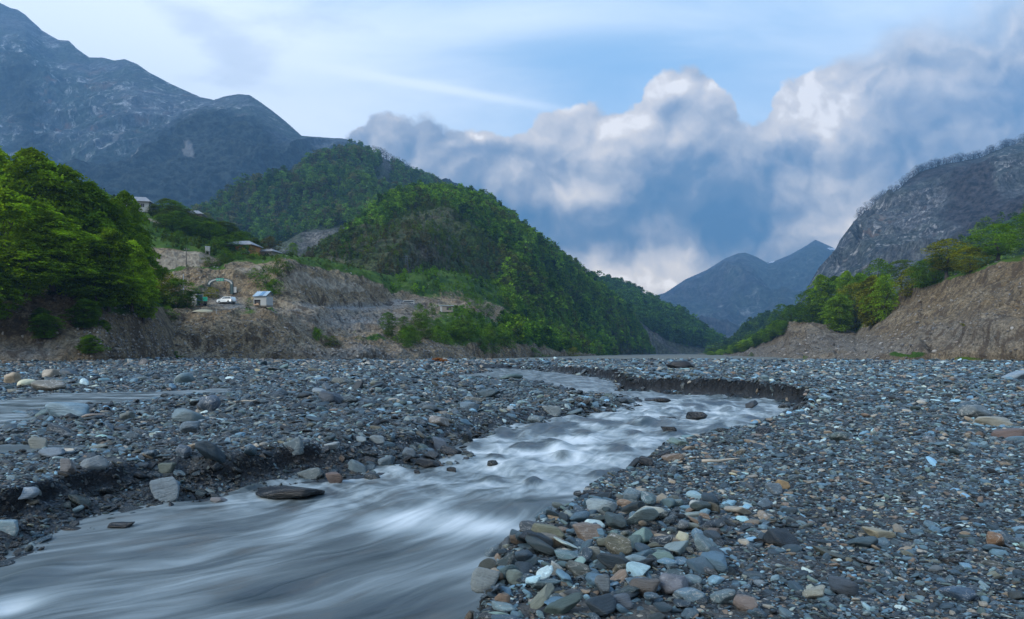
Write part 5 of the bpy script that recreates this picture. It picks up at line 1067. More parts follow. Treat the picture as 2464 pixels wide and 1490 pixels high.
# ---------------------------------------------------------------- planting
def plant_at(L, u, v, vtop, w, name, kind, i, col, label, cat='tree', group=None, sink=.2):
    p = on_loft(L, u, v); h = (v-vtop)/FPX*p.y; wd = w/FPX*p.y
    return tree(name, kind, i, p.x, p.y, p.z-sink, h+sink, wd, col, label, cat, group)
def plant(H):
    B = GRN['beech']; Y = GRN['yel']; K = GRN['dark']; Md = GRN['mid']
    grove = [(-170, 720, 300, 260, 97, 0), (-30, 705, 338, 230, 99, 2), (75, 700, 360, 200, 101, 0), (150, 690, 400, 190, 103, 1), (215, 700, 440, 180, 106, 3), (275, 708, 480, 150, 110, 1), (325, 700, 540, 110, 114, 3),
             (-120, 775, 500, 230, 84, 2), (20, 690, 460, 210, 88, 0), (125, 685, 510, 190, 91, 2), (200, 715, 560, 160, 94, 0), (262, 735, 550, 130, 96, 1), (318, 735, 580, 110, 102, 2), (60, 705, 580, 150, 86, 1),
             (-20, 765, 620, 120, 83, 3), (345, 765, 640, 90, 106, 0), (230, 735, 640, 110, 93, 3), (110, 640, 395, 150, 108, 1), (300, 730, 462, 110, 116, 3)]
    marks = ['at the left photo edge, tallest of the back row', 'at the upper left of the grove, its top against the grey mountain', 'behind the front row, third from the left edge', 'in the middle of the back row', 'right of the middle in the back row',
             'second from the right in the back row', 'darker, behind the right end of the grove', 'low at the far left with branches hanging over the bare bank', 'in the front row with its trunk over the dark hollow', 'in the front row above the dark hollow of the bank',
             'in the front row right of the hollow', 'leaning over the crumbling edge of the bank', 'bright, at the right end of the front row', 'small, under the big ones near the hollow', 'short, hanging on the bank at the left edge',
             'short yellow green one at the right foot of the grove', 'small, rooted low in front of the leaning one', 'bushy, filling the gap in the middle of the crest', 'dark top peeping out beside the white roofed house']
    for i, (u, v, vt, w, D, c) in enumerate(grove):
        L = H['lbank']; p = W(u, v, D); h = (v-vt)/FPX*D
        q = on_loft(L, u, v); z = p.z
        tree('grove_tree', 'beech', i, p.x, p.y, z-.6, h+.6, w/FPX*D*1.12, tuple(k*[1, .85, 1.1, .8][c] for k in B[c]), 'green grove tree, '+marks[i], 'tree', 'trees of the left grove')
    # right bank
    rt = [(2400, 625, 546, 108, 'broad', B[3], 'round green tree standing alone on the right crest'), (2478, 610, 520, 90, 'broad', Md[0], 'tree cut by the right edge of the photo on the crest'), (2278, 668, 583, 104, 'broad', Y[0], 'yellow green spreading tree with a visible trunk on the right crest'),
          (2335, 655, 600, 70, 'bushy', Y[1], 'low yellow green bush tree right of the spreading tree'), (2225, 690, 632, 66, 'bushy', Md[0], 'green thicket tree left of the spreading tree'), (2165, 690, 624, 60, 'broad', K[1], 'dark brownish tree on the crest of the right bank'),
          (2112, 740, 628, 74, 'broad', Md[0], 'tall dark green tree above the rest of the right clump'), (2190, 712, 650, 54, 'bushy', Y[0], 'small yellowish tree beside the dark brownish one'), (2060, 775, 655, 90, 'beech', B[3], 'green tree at the top left of the right clump'),
          (2010, 775, 662, 84, 'beech', Md[0], 'full dark green tree at the left of the right clump'), (1975, 778, 668, 76, 'beech', B[0], 'tree at the left shoulder of the right clump'), (1955, 782, 700, 60, 'bushy', Md[1], 'low tree at the left foot of the right clump'),
          (2100, 790, 672, 88, 'beech', Y[1], 'bright yellow green tree at the front right of the right clump'), (2060, 795, 690, 84, 'bushy', Y[0], 'olive yellow tree in the front of the right clump'), (2130, 770, 668, 70, 'bushy', B[0], 'tree at the right end of the right clump above the bare slope'),
          (2020, 800, 715, 72, 'beech', B[1], 'small green tree in the front middle of the right clump'), (1905, 772, 740, 40, 'bushy', Md[1], 'round bush on the crest left of the right clump'), (1880, 800, 738, 34, 'broad', K[0], 'dark slim bush tree at the end of the crest'),
          (2250, 680, 620, 70, 'bushy', Md[1], 'green bush under the left of the spreading tree'), (2080, 720, 640, 60, 'beech', B[3], 'tree top rising behind the front of the right clump'), (1925, 775, 735, 34, 'bushy', K[0], 'small dark bush tree right of the round bush'), (2040, 770, 640, 60, 'beech', B[1], 'back tree of the right clump between two taller ones')]
    for i, (u, v, vt, w, kd, c, lb) in enumerate(rt): plant_at(H['rbank'], u, v, vt-6, w*1.2, 'bank_tree', kd, i+1, c, lb, 'tree', 'trees along the right bank', .4)
    rng = random.Random(3)
    for i in range(38):                               # bushes on the far lower crest of the right bank
        u = 1705+i*4.8; v = float(np.interp(u, [1700, 1745, 1790, 1850, 1882], [854, 847, 839, 815, 798]))+rng.uniform(0, 8); s = rng.uniform(10, 20)+max(0, u-1730)*.12
        plant_at(H['rbank'], u, v, v-s, s*1.3, 'bank_bush', 'bushy', i, rng.choice(B+Md+K), 'green bush in the hedge along the far low crest of the right bank', 'bush', 'bushes on the far crest of the right bank', .3)
    for i, (u, v, s, lb) in enumerate([(2315, 805, 26, 'small yellowish bush alone on the bare right slope'), (1808, 862, 14, 'tiny dark round bush at the foot of the far right bank'), (1935, 868, 12, 'tiny bush at the foot of the right bank')]):
        plant_at(H['rbank'], u, v, v-s, s*1.3, 'slope_bush', 'shrub', i, [Y[0], K[0], Md[0]][i], lb, 'bush')
    # bushes of the left terrace and the village slope
    T, V = H['terrace'], H['village']
    tb = [(T, 430, 745, 670, 90, 'bushy', Md[1], 'big bush at the left of the parking place'), (T, 385, 740, 650, 100, 'bushy', Y[0], 'olive bush below the pale pole'), (T, 450, 742, 700, 60, 'bushy', K[0], 'dark bush beside the white kiosk'), (T, 355, 745, 690, 90, 'beech', Md[0], 'bush between the grove and the olive bush'),
          (T, 508, 715, 690, 50, 'shrub', Y[0], 'yellow green bush left of the arch'), (T, 640, 690, 640, 60, 'shrub', K[0], 'bush on the mound right of the arch'), (T, 660, 705, 672, 55, 'shrub', Md[0], 'bush on the slope behind the shed'), (T, 668, 664, 612, 50, 'shrub', K[1], 'brownish bush at the top of the mound'),
          (T, 612, 668, 645, 36, 'shrub', Md[1], 'low bush on the crown of the mound'), (T, 934, 806, 752, 44, 'bushy', K[0], 'dark round tree on the grey slope, left of the pair'), (T, 972, 800, 762, 34, 'bushy', K[0], 'smaller dark round tree on the grey slope'), (T, 943, 812, 785, 40, 'shrub', K[1], 'dark bush under the round tree on the grey slope'),
          (T, 765, 815, 792, 40, 'shrub', Md[0], 'green tuft bush on the eroded gully edge'), (T, 800, 832, 808, 46, 'shrub', K[1], 'dark straggling bush lower on the gully edge'), (T, 420, 858, 845, 40, 'shrub', K[0], 'low plant at the foot of the scree slope'), (T, 1280, 865, 838, 60, 'shrub', Md[0], 'bush at the foot of the grassy patch'),
          (T, 1380, 866, 835, 50, 'shrub', Y[1], 'bright bush where the front hill meets the gravel'), (T, 690, 648, 628, 34, 'shrub', K[0], 'bush at the left end of the grassy bluff'), (T, 792, 642, 625, 24, 'shrub', K[1], 'small dark bush on the rim of the grassy bluff'), (T, 1165, 850, 826, 40, 'shrub', K[0], 'dark bush low on the shore left of the green patch'),
          (T, 405, 770, 735, 44, 'shrub', Md[0], 'bush spilling over the lip of the terrace below the olive bush'), (T, 380, 790, 755, 40, 'bushy', K[1], 'dark bush on the slope where the grove bank ends')]
    for i, (L, u, v, vt, w, kd, c, lb) in enumerate(tb): plant_at(L, u, v, vt, w, 'terrace_bush', kd, i, c, lb, 'bush')
    for i, (u, v, s, lb) in enumerate([(105, 815, 60, 'dark leafy bush hanging on the bare bank below the hollow'), (205, 790, 70, 'leafy bush clinging to the middle of the bare left bank'), (215, 850, 44, 'low bush at the foot of the left bank'), (95, 780, 40, 'small bush high on the earth bank under the grove'), (250, 800, 30, 'little bush on the crumbling right edge of the left bank')]):
        plant_at(H['lbank'], u, v, v-s, s*1.4, 'bank_bush', 'beech', i, Md[i % 2], lb, 'bush')
    for i in range(44):                               # shrubbery on the shore left of the front hill
        u = 960+rng.random()*265; v = float(np.interp(u, [960, 1010, 1060, 1225], [815, 775, 790, 820]))+rng.random()*38; s = rng.uniform(18, 36)
        plant_at(T, u, v, v-s, s*1.5, 'shore_bush', 'shrub', i, rng.choice(K+Md+Md), 'dense dark green bush in the thicket on the shore slope before the front hill', 'bush', 'thicket on the shore slope')
    for i, (u, v) in enumerate([(1010, 750), (1025, 762), (1040, 748), (1005, 772), (1150, 735), (1120, 725), (1175, 750), (1275, 760), (1215, 770), (1240, 800)]):
        plant_at(T, u, v+10, v-18, 36, 'foothill_bush', 'shrub', i, (Md+K)[i % 4], 'bush among the bare patches around the small white hut', 'bush', 'bushes around the small white hut')
    vb = [(370+k*16+rng.uniform(-6, 6), 530+k*5.6+rng.uniform(-10, 12)) for k in range(16)]+[(400+k*17, 520+k*7) for k in range(12)]+[(520, 600), (540, 622), (560, 630), (500, 610), (585, 628), (600, 640), (530, 640), (500, 640), (640, 650), (660, 640), (620, 640), (575, 655), (545, 655), (350, 560), (400, 575), (430, 585), (460, 592)]
    for i, (u, v) in enumerate(vb):
        s = rng.uniform(24, 44) if i < 28 else rng.uniform(20, 32)
        plant_at(V, u, v, v-s, s*1.5, 'village_tree', 'bushy' if i < 28 else 'shrub', i, rng.choice(K+K+Md), 'dark leafy tree of the orchards on the village slope' if i < 28 else 'low dark bush on the village slope above the pale cliff', 'tree' if i < 28 else 'bush', 'trees on the village slope' if i < 28 else 'bushes on the village slope')
    plant_at(V, 652, 618, 570, 56, 'orchard_tree', 'broad', 3, (.10, .10, .05), 'brownish blossoming tree beside the orange house', 'tree'); plant_at(V, 704, 624, 585, 34, 'orchard_tree', 'broad', 1, Md[0], 'slim green tree on the rim right of the houses', 'tree')
    plant_at(V, 742, 628, 604, 30, 'orchard_bush', 'shrub', 1, (.10, .09, .08), 'greyish leafless looking bush on the rim right of the houses', 'bush')
    plant_at(V, 500, 520, 500, 34, 'orchard_tree', 'bushy', 1, (.20, .25, .18), 'pale blossoming tree right of the small hip roofed house', 'tree')
    # leafless trees along the crest of the right mountain
    for me in TREE['bare']: me.materials.append(M_TWIG)
    L = H['right']; us = L['us']; top = L['P'][-1]
    for i in range(96):
        u = 2060+i*4.3+rng.uniform(-4, 4); k = int(np.argmin(np.abs(top[:, 0]/top[:, 1]*FPX+UC-u))); p = top[k]; h = rng.uniform(9, 19)
        o = link('bare_tree', TREE['bare'][i % 4]); o.location = (p[0], p[1]-2, p[2]-2.6); o.scale = (h*1.25, h*1.25, h); o.rotation_euler = (0, 0, i*1.7); o['scol'] = [.022, .020, .022, 1]
        tag(o, 'leafless tree in the row on the skyline crest of the right mountain', 'tree', 'leafless trees on the right crest')
    L = H['mid']; top = L['P'][-1]
    for i in range(30):
        u = 900+i*6.3+rng.uniform(-2, 2); k = int(np.argmin(np.abs(top[:, 0]/top[:, 1]*FPX+UC-u))); p = top[k]; h = rng.uniform(12, 20)
        o = link('bare_tree', TREE['bare'][i % 4]); o.location = (p[0], p[1]-2, p[2]-2.6); o.scale = (h*1.3, h*1.3, h); o.rotation_euler = (0, 0, i*1.7); o['scol'] = [.022, .024, .022, 1]
        tag(o, 'leafless dark tree on the skyline of the hill behind the front hill', 'tree', 'leafless trees on the hill behind')
    rg = np.random.default_rng(9)
    hc = proto_collection('hill_tree_forms', TREE['hill'], M_LEAF)
    def woods(L, n, thr, hmin, hmax, pal, name, label, rise=0.0, indiv=0, vmax=None):
        w = sst(thr, thr+.25, L['at']['g']+.28*fbm(L['P'][..., 0]/60, L['P'][..., 1]/60, L['P'][..., 2]/60, 4, 71)); w[:2] = 0
        if vmax is not None: w = w*(L['B'][..., 0] < vmax)
        q, i, j = pick(L, n, w, rg); m = len(q); h = rg.uniform(hmin, hmax, m)*(.5+.85*rg.random(m)**1.6)
        sc = np.stack([h*rg.uniform(.8, 1.25, m)]*2+[h], -1); rot = np.stack([rg.normal(0, .05, m), rg.normal(0, .05, m), rg.uniform(0, 6.28, m)], -1)
        pt = np.array(pal); t = .5+.5*fbm(q[:, 0]/45, q[:, 1]/45, q[:, 2]/45, 3, 77); ci = np.clip((t*1.1+rg.normal(0, .22, m))*len(pt), 0, len(pt)-1).astype(int)
        col = pt[ci]*rg.uniform(.65, 1.3, (m, 1)); idx = rg.integers(0, 5, m); q[:, 2] -= h*.08
        if indiv:
            score = h/q[:, 1]; o_ = np.argsort(-score); pickd = o_[:indiv]; restk = o_[indiv:]
            for k in pickd:
                o = link('hillside_tree', TREE['hill'][idx[k]]); o.location = q[k]; o.scale = sc[k]; o.rotation_euler = rot[k]; o['scol'] = [float(a) for a in col[k]]+[1.0]
                tag(o, 'leafy green tree of the woods covering the front hill', 'tree', 'trees on the front hill')
        else: restk = np.arange(m)
        scatter(name, q[restk], rot[restk], sc[restk], idx[restk], col[restk], np.zeros(len(restk)), hc, label, 'woods')
    pf = [(.035, .085, .012), (.06, .135, .012), (.09, .19, .014), (.125, .24, .016), (.15, .265, .018), (.11, .14, .03)]
    woods(H['front'], 9500, .62, 5.0, 9.5, pf, 'woodland', 'bright spring green woods on the front hill', indiv=170)
    woods(H['front'], 9000, .2, 1.5, 3.6, [(.06, .10, .018), (.09, .14, .02), (.10, .095, .045)], 'scrub', 'low scrub scattered over the bare patches of the front hill')
    woods(H['mid'], 7000, .62, 9, 15, [(.045, .10, .03), (.07, .145, .03), (.10, .19, .035), (.12, .13, .05), (.12, .215, .035)], 'woodland', 'woods on the hill behind the front hill')
    woods(H['ridge'], 5200, .5, 9, 15, [(.04, .10, .018), (.06, .14, .018), (.085, .18, .02)], 'woodland', 'woods on the low ridge beyond the front hill')
    woods(H['green'], 1300, .5, 6, 10, [(.09, .16, .02), (.12, .18, .02), (.07, .13, .02)], 'woodland', 'light green woods at the foot of the right mountain')
    woods(H['rise'], 3000, .05, 8, 13, [(.05, .10, .02), (.075, .13, .02), (.045, .085, .02)], 'woodland', 'woods on the rise up the valley at the right')
    sv = H['terrace']['at']['g'].copy(); H['terrace']['at']['g'] = sv*sst(1170, 1230, H['terrace']['U'])*1.1
    woods(H['terrace'], 1500, .55, 4, 8, pf, 'woodland', 'woods and thickets at the foot of the front hill')
    H['terrace']['at']['g'] = sv*sst(900, 960, H['terrace']['U'])
    woods(H['terrace'], 900, .5, 1.5, 3.2, pf[:4], 'thicket', 'low thickets on the foothill round the small white hut')
    H['terrace']['at']['g'] = sv
    woods(H['terrace'], 1500, .55, .4, 1.2, [(.05, .085, .012), (.035, .055, .014), (.07, .09, .016)], 'scrub', 'small scrub and weeds on the left terrace and bluff')
    woods(H['village'], 1300, .55, .6, 1.8, [(.045, .085, .010), (.035, .06, .012), (.075, .11, .012)], 'scrub', 'small scrub on the village slope')
    woods(H['lbank'], 500, .45, .5, 1.4, [(.05, .085, .012), (.035, .055, .014)], 'scrub', 'weeds on the bank under the left grove')

# ---------------------------------------------------------------- buildings and things
def build_things(H):
    white = simple_mat('whitewash', (.36, .37, .36), .8, var=.2, scale=.8); tin = simple_mat('tin roof', (.42, .52, .58), .45, .3, var=.35, scale=.6)
    grey = simple_mat('grey sheet roof', (.24, .245, .26), .6, .1, var=.2, scale=.7); wood = simple_mat('orange planks', (.42, .19, .05), .7, var=.35, scale=1.2)
    dark = simple_mat('dark fill', (.02, .02, .022), .6); green = simple_mat('dark green paint', (.02, .055, .06), .5); lgreen = simple_mat('sign green', (.0, .30, .20), .5, var=.1)
    glass = simple_mat('glass', (.03, .045, .055), .12); carw = simple_mat('pale car paint', (.66, .70, .70), .3, var=.05); rubber = simple_mat('rubber', (.015, .015, .015), .8)
    chrome = simple_mat('chrome', (.5, .5, .5), .25, .9, var=.1); stonew = simple_mat('rough wall', (.22, .20, .17), .9, var=.35, scale=2.5); redl = simple_mat('tail lamp', (.35, .02, .015), .4)
    pole_m = simple_mat('weathered pole', (.10, .085, .07), .9); polew = simple_mat('painted pole', (.30, .32, .33), .6)
    def house(name, label, L, u, v, w, d, h, rh, rz, wallm, roofm, hip=.5, over=.5, win=2, cat='house', sink=0.0):
        p = on_loft(L, u, v)-Vector((0, 0, sink)); e = empty(name, p, rz); tag(e, label, cat)
        MB().box((0, 0, h/2-.4), (w, d, h+.8)).build('wall', wallm, e)
        a, b = w/2+over, d/2+over; r = (w/2-hip*d/2) if hip else a
        mb = MB(); z0 = h; z1 = h+rh
        vs = [(-a, -b, z0), (a, -b, z0), (a, b, z0), (-a, b, z0), (-r, 0, z1), (r, 0, z1)]
        mb.add(vs, [(0, 1, 5, 4), (1, 2, 5), (2, 3, 4, 5), (3, 0, 4)]); mb.add([(x, y, z-.14) for x, y, z in vs[:4]], [(3, 2, 1, 0)])
        mb.add([vs[0], vs[1], (a, -b, z0-.14), (-a, -b, z0-.14)], [(3, 2, 1, 0)]); mb.add([vs[1], vs[2], (a, b, z0-.14), (a, -b, z0-.14)], [(3, 2, 1, 0)]); mb.add([vs[2], vs[3], (-a, b, z0-.14), (a, b, z0-.14)], [(3, 2, 1, 0)]); mb.add([vs[3], vs[0], (-a, -b, z0-.14), (-a, b, z0-.14)], [(3, 2, 1, 0)])
        for k in range(9):                            # standing seams
            t = -1+2*(k+.5)/9; x0 = t*a; x1 = max(-r, min(r, x0)); mb.tube([(x0, -b, z0+.03), (x1, 0 if abs(x0) <= r else -b*(1-(a-abs(x0))/(a-r+1e-6)), z1+.03 if abs(x0) <= r else z0+.03+rh*(a-abs(x0))/(a-r+1e-6))], .035, 4)
        mb.build('roof', roofm, e)
        for k in range(win):
            x = (k+.5)/win*w-w/2; f = MB().box((x, -d/2-.03, h*.52), (min(1.0, w/win*.45), .06, min(1.1, h*.42))).build('window', dark, e)
            MB().box((x, -d/2-.075, h*.52), (.06, .03, min(1.1, h*.42))).build('frame', white, f)
        return e
    V, T = H['village'], H['terrace']
    house('village_house', 'white house with a long grey sheet roof behind the left grove', V, 322, 500, 11, 8, 2.6, 2.2, R(12), white, grey, .5, .7, 3, sink=1.3)
    house('village_house', 'small house with a pale hip roof half hidden in trees', V, 468, 528, 6.0, 5, 3.4, 1.5, R(10), stonew, grey, .7, .6, 1, sink=2.0)
    e = house('village_house', 'house with an orange plank front and a grey hip roof', V, 583, 607, 8.6, 6, 2.5, 1.6, R(-8), wood, grey, .7, .7, 4, sink=.7)
    MB().box((0, -3.16, .2), (8.4, .14, .8)).build('plinth', white, e); MB().box((-4.36, -.5, 1.3), (.1, 4.0, 2.2)).build('side_wall', white, e)
    house('village_house', 'low dark walled house right of the orange one', V, 640, 617, 7.5, 5, 2.1, 1.2, R(-14), stonew, grey, .7, .6, 2, sink=1.0)
    b = on_loft(V, 500, 612); e = empty('water_tank', b, R(15)); tag(e, 'small white box shaped tank on the green village slope', 'tank')
    MB().box((0, 0, 1.3), (1.1, 1.0, 1.2)).build('box', white, e); MB().box((-.4, 0, .3), (.2, .9, .9)).box((.4, 0, .3), (.2, .9, .9)).build('stand', stonew, e); MB().box((0, 0, 1.95), (1.2, 1.1, .1)).build('lid', tin, e)
    b = on_loft(V, 522, 566); e = empty('shed_roof', b, R(5)); tag(e, 'white sheet roofed hut among the trees of the village slope', 'hut'); MB().box((0, 0, .9), (2.6, 2, 1.8)).build('wall', stonew, e); MB().prism([(-1.6, 1.75), (1.6, 2.2), (1.6, 2.3), (-1.6, 1.85)], -1.3, 1.3).build('roof', white, e)
    # tin roofed shed on the terrace
    p = on_loft(T, 634, 738); e = empty('tin_roof_shed', p, R(-14), .86); tag(e, 'whitewashed shed with a blue tin roof on the terrace right of the car', 'shed')
    MB().box((0, 0, .2), (3.3, 2.6, .5)).build('base', stonew, e)
    MB().box((-.05, 1.25, 1.3), (3.3, .12, 1.9)).box((-1.65, 0, 1.3), (.12, 2.5, 1.9)).box((1.6, 0, 1.3), (.12, 2.5, 1.9)).box((0, -1.25, 1.95), (3.3, .12, .9)).box((.85, -1.26, .95), (1.5, .12, 1.5)).build('wall', white, e)
    MB().box((-.75, -1.0, .9), (1.6, .1, 1.25)).build('doorway_shade', dark, e)  # dark panel painted in for the shed's unlit inside
    MB().box((-.8, -1.45, .38), (1.3, .35, .3)).box((-.5, -1.5, .62), (.5, .3, .2)).build('firewood', simple_mat('firewood', (.40, .27, .17), .9, scale=8), e)
    mb = MB().prism([(-1.75, 2.3), (0.0, 0)], 0, 0) if False else MB()
    rf = [(-1.75, -1.6, 2.28), (1.75, -1.6, 2.28), (1.75, .3, 3.55), (-1.75, .3, 3.55), (1.75, 1.5, 2.5), (-1.75, 1.5, 2.5)]
    mb.add(rf, [(0, 1, 2, 3), (3, 2, 4, 5)]); mb.add([(x, y, z-.06) for x, y, z in rf], [(3, 2, 1, 0), (5, 4, 2, 3)])
    for k in range(8): x = -1.75+3.5*k/7; mb.tube([(x, -1.62, 2.30), (x, .3, 3.58)], .035, 4)
    mb.build('roof', tin, e); MB().add([(-1.6, -1.2, 2.3), (-1.6, 1.2, 2.4), (-1.6, .25, 3.3)], [(0, 1, 2)]).add([(1.55, -1.2, 2.3), (1.55, 1.2, 2.4), (1.55, .25, 3.3)], [(2, 1, 0)]).build('gable', stonew, e)
    MB().add([(-.2, -1.57, 2.43), (.75, -1.57, 2.43), (.75, .1, 3.50), (-.2, .1, 3.50)], [(0, 1, 2, 3)]).build('roof_patch', simple_mat('blue tin', (.15, .28, .42), .4, .3), e)
    # arch gate
    p = on_loft(T, 531, 709); D = p.y; e = empty('arch_gate', (p.x, p.y, p.z), R(-6)); tag(e, 'green and white arch gate with three letters spanning the track', 'gate')
    w = 60/FPX*D/2; hh = 24/FPX*D; top = 38/FPX*D
    for s in (-1, 1):
        MB().box((s*w, 0, hh/2), (.42, .42, hh)).box((s*(w-.38), 0, hh/2), (.12, .3, hh)).build('post', green, e)
    def arc(k, r): t = math.pi*(k/24); return (-math.cos(t)*w*r, hh+math.sin(t)**.85*(top-hh)*(1 if r > .97 else .88)+(0 if r > .97 else -.12))
    outer = [arc(k, 1.02) for k in range(25)]; inner = [arc(k, .90) for k in range(25)]
    def band(a, b, y, th, name, m, k0=0, k1=24):
        mb = MB()
        for k in range(k0, k1):
            q = [(a[k][0], y, a[k][1]), (a[k+1][0], y, a[k+1][1]), (b[k+1][0], y, b[k+1][1]), (b[k][0], y, b[k][1])]; q2 = [(x, yy+th, z) for x, yy, z in q]
            mb.add(q+q2, [(0, 3, 2, 1), (4, 5, 6, 7), (0, 1, 5, 4), (1, 2, 6, 5), (2, 3, 7, 6), (3, 0, 4, 7)])
        return mb.build(name, m, e)
    band(outer, inner, -.1, .3, 'arch', white)
    o2 = [(x*1.04, z+.13) for x, z in outer]; i2 = [(x*.96, z-.13) for x, z in inner]
    band(o2, [(x*1.003, z+.01) for x, z in outer], -.12, .34, 'rim', green); band([(x*.995, z-.01) for x, z in inner], i2, -.12, .34, 'rim', green)
    MB().box((0, -.2, top-.28), (1.7, .1, .62)).build('sign', lgreen, e)
    lt = MB()
    for cx, strokes in ((-.52, [(-.15, 0, .07, .4), (.15, 0, .07, .4), (-.06, .07, .07, .2), (.06, .07, .07, .2)]), (0, [(-.12, 0, .07, .4), (.02, .17, .22, .07), (.02, 0, .2, .07), (.02, -.17, .22, .07)]), (.5, [(.1, 0, .07, .4), (-.02, .17, .22, .07), (0, 0, .18, .07), (-.02, -.17, .22, .07)])):
        for dx, dz, sx, sz in strokes: lt.box((cx+dx, -.27, top-.28+dz), (sx, .03, sz))
    lt.build('letters', white, e)
    b = W(572, 703, p.y+.5); MB().box((w+.65, 0, 1.0), (.7, .08, 1.3)).build('side_panel', white, e)
    # car
    p = on_loft(T, 545, 731); e = empty('estate_car', (p.x, p.y, p.z+.02), R(157)); tag(e, 'old pale blue white estate car parked on the terrace', 'car')
    prof = [(-2.05, .35), (-2.08, .62), (-2.03, .92), (-1.95, 1.0), (-1.80, 1.36), (-1.6, 1.42), (.15, 1.44), (.35, 1.38), (.95, .96), (1.9, .86), (2.02, .78), (2.05, .40), (1.95, .28), (-1.95, .28)]
    mb = MB(); n = len(prof)
    rings = []
    for y, k in ((-.80, 0), (-.74, 1), (.74, 1), (.80, 0)):
        rings.append([(x, (y if z < 1.0 else math.copysign(abs(y)-.14, y)), z) for x, z in prof])
    vs = [q for r_ in rings for q in r_]; fs = [tuple(range(n)), tuple(range(4*n-1, 3*n-1, -1))]
    for a in range(3):
        for k in range(n): fs.append((a*n+k, (a+1)*n+k, (a+1)*n+(k+1) % n, a*n+(k+1) % n))
    mb.add(vs, fs); mb.build('body', carw, e, bevel=.03)
    for s in (-1, 1):
        for xs in ([(-1.72, 1.02), (-1.58, 1.34), (-.98, 1.36), (-.98, 1.02)], [(-.90, 1.02), (-.90, 1.36), (-.18, 1.37), (-.18, 1.02)], [(-.10, 1.02), (-.10, 1.37), (.18, 1.34), (.70, 1.02)]):
            MB().add([(x, s*(.815-(z-1.0)*.42 if z > 1.01 else .70), z) for x, z in xs]+[(x, s*(.60), z) for x, z in xs], [(0, 1, 2, 3), (7, 6, 5, 4), (0, 4, 5, 1), (1, 5, 6, 2), (2, 6, 7, 3), (3, 7, 4, 0)]).build('window', glass, e)
        for x in (-1.25, 1.28):
            wl = MB().tube([(x, s*.60, .32), (x, s*.83, .32)], .32, 18).build('wheel', rubber, e); MB().tube([(x, s*.80, .32), (x, s*.845, .32)], .18, 14).build('rim', chrome, wl)
        MB().tube([(2.02, s*.55, .66), (2.09, s*.55, .66)], .12, 12).build('headlight', chrome, e); MB().box((-2.07, s*.62, .72), (.05, .22, .2)).build('tail_light', redl, e)
        MB().box((0, s*.815, .82), (2.9, .03, .03)).build('side_trim', chrome, e)
    MB().add([(.40, -.58, 1.36), (.40, .58, 1.36), (.93, .66, 1.0), (.93, -.66, 1.0), (.34, -.56, 1.33), (.34, .56, 1.33), (.86, .64, .97), (.86, -.64, .97)], [(0, 3, 2, 1), (4, 5, 6, 7)]).build('windscreen', glass, e)
    MB().box((2.03, 0, .66), (.05, .85, .2)).build('grille', dark, e); MB().box((2.12, 0, .42), (.12, 1.6, .12)).build('bumper', chrome, e); MB().box((-2.13, 0, .45), (.12, 1.6, .12)).build('bumper', chrome, e)
    # kiosk, trailer, fence bits, pale canopy
    p = on_loft(T, 474, 735); e = empty('kiosk', p, R(-30)); tag(e, 'small white kiosk with a dark side behind the bush left of the car', 'kiosk')
    MB().box((0, 0, 1.2), (1.7, 1.5, 2.4)).build('wall', white, e); MB().prism([(-1.1, 2.4), (1.1, 2.75), (1.1, 2.9), (-1.1, 2.55)], -1.0, 1.0).build('roof', dark, e); MB().box((.88, 0, 1.2), (.06, 1.3, 2.2)).build('side', green, e)
    p = on_loft(T, 488, 728); e = empty('green_hoarding', p, R(8), .6); tag(e, 'bright green hoarding panel behind the parking place', 'panel'); MB().box((0, 0, 1.3), (3.2, .08, 1.5)).build('panel', lgreen, e)
    for x in (-1.4, 1.4): MB().box((x, .1, .8), (.1, .1, 1.9)).build('post', dark, e)
    p = on_loft(T, 485, 736); e = empty('dark_cart', p, R(-10)); tag(e, 'low dark cart standing beside the kiosk', 'cart'); MB().box((0, 0, .75), (1.8, 1.0, .5)).build('bed', dark, e)
    for s in (-1, 1): MB().tube([(.4, s*.5, .35), (.4, s*.62, .35)], .35, 12).build('wheel', rubber, e)
    for k, x in enumerate((0,)): MB().tube([(-.9, 0, .6), (-1.7, 0, .3)], .04, 6).build('shaft', dark, e)
    p = on_loft(T, 490, 752); e = empty('upturned_boat', (p.x, p.y, p.z), R(12)); tag(e, 'pale upturned boat shaped cover at the edge of the terrace', 'cover')
    mb = MB(); NN = 10
    for i in range(NN+1):
        t = i/NN; ww = math.sin(math.pi*min(max(t, .02), .98))**.6
        for k in range(7): a = math.pi*k/6; mb.v.append(((t-.5)*4.4, -math.cos(a)*.75*ww, math.sin(a)*.62*ww))
    for i in range(NN):
        for k in range(6): mb.f.append((i*7+k, (i+1)*7+k, (i+1)*7+k+1, i*7+k+1))
    mb.build('hull', simple_mat('pale canvas', (.36, .34, .24), .8, scale=2), e, smooth=True); MB().box((0, 0, .05), (4.2, 1.3, .1)).build('frame', stonew, e)
    # white posts and rail on the terrace edge
    p = on_loft(T, 546, 755); e = empty('rail_fence', p, R(2)); tag(e, 'thin broken rail fence at the terrace edge below the car', 'fence')
    for k in range(5): MB().box((k*1.0-2, 0, .35), (.09, .09, .9)).build('post', polew if k == 0 else pole_m, e)
    MB().tube([(-2, 0, .68), (.2, .02, .66), (2, 0, .60)], .035, 6).build('rail', pole_m, e)
    # poles
    p = on_loft(V, 448, 655); e = empty('utility_pole', p); tag(e, 'dark wooden utility pole in front of the pale cliff', 'pole'); hp = 60/FPX*p.y
    MB().tube([(0, 0, -.3), (0, 0, hp)], [.15, .09], 8).build('post', pole_m, e); MB().box((.1, 0, hp-.6), (1.3, .1, .1)).build('crossarm', pole_m, e)
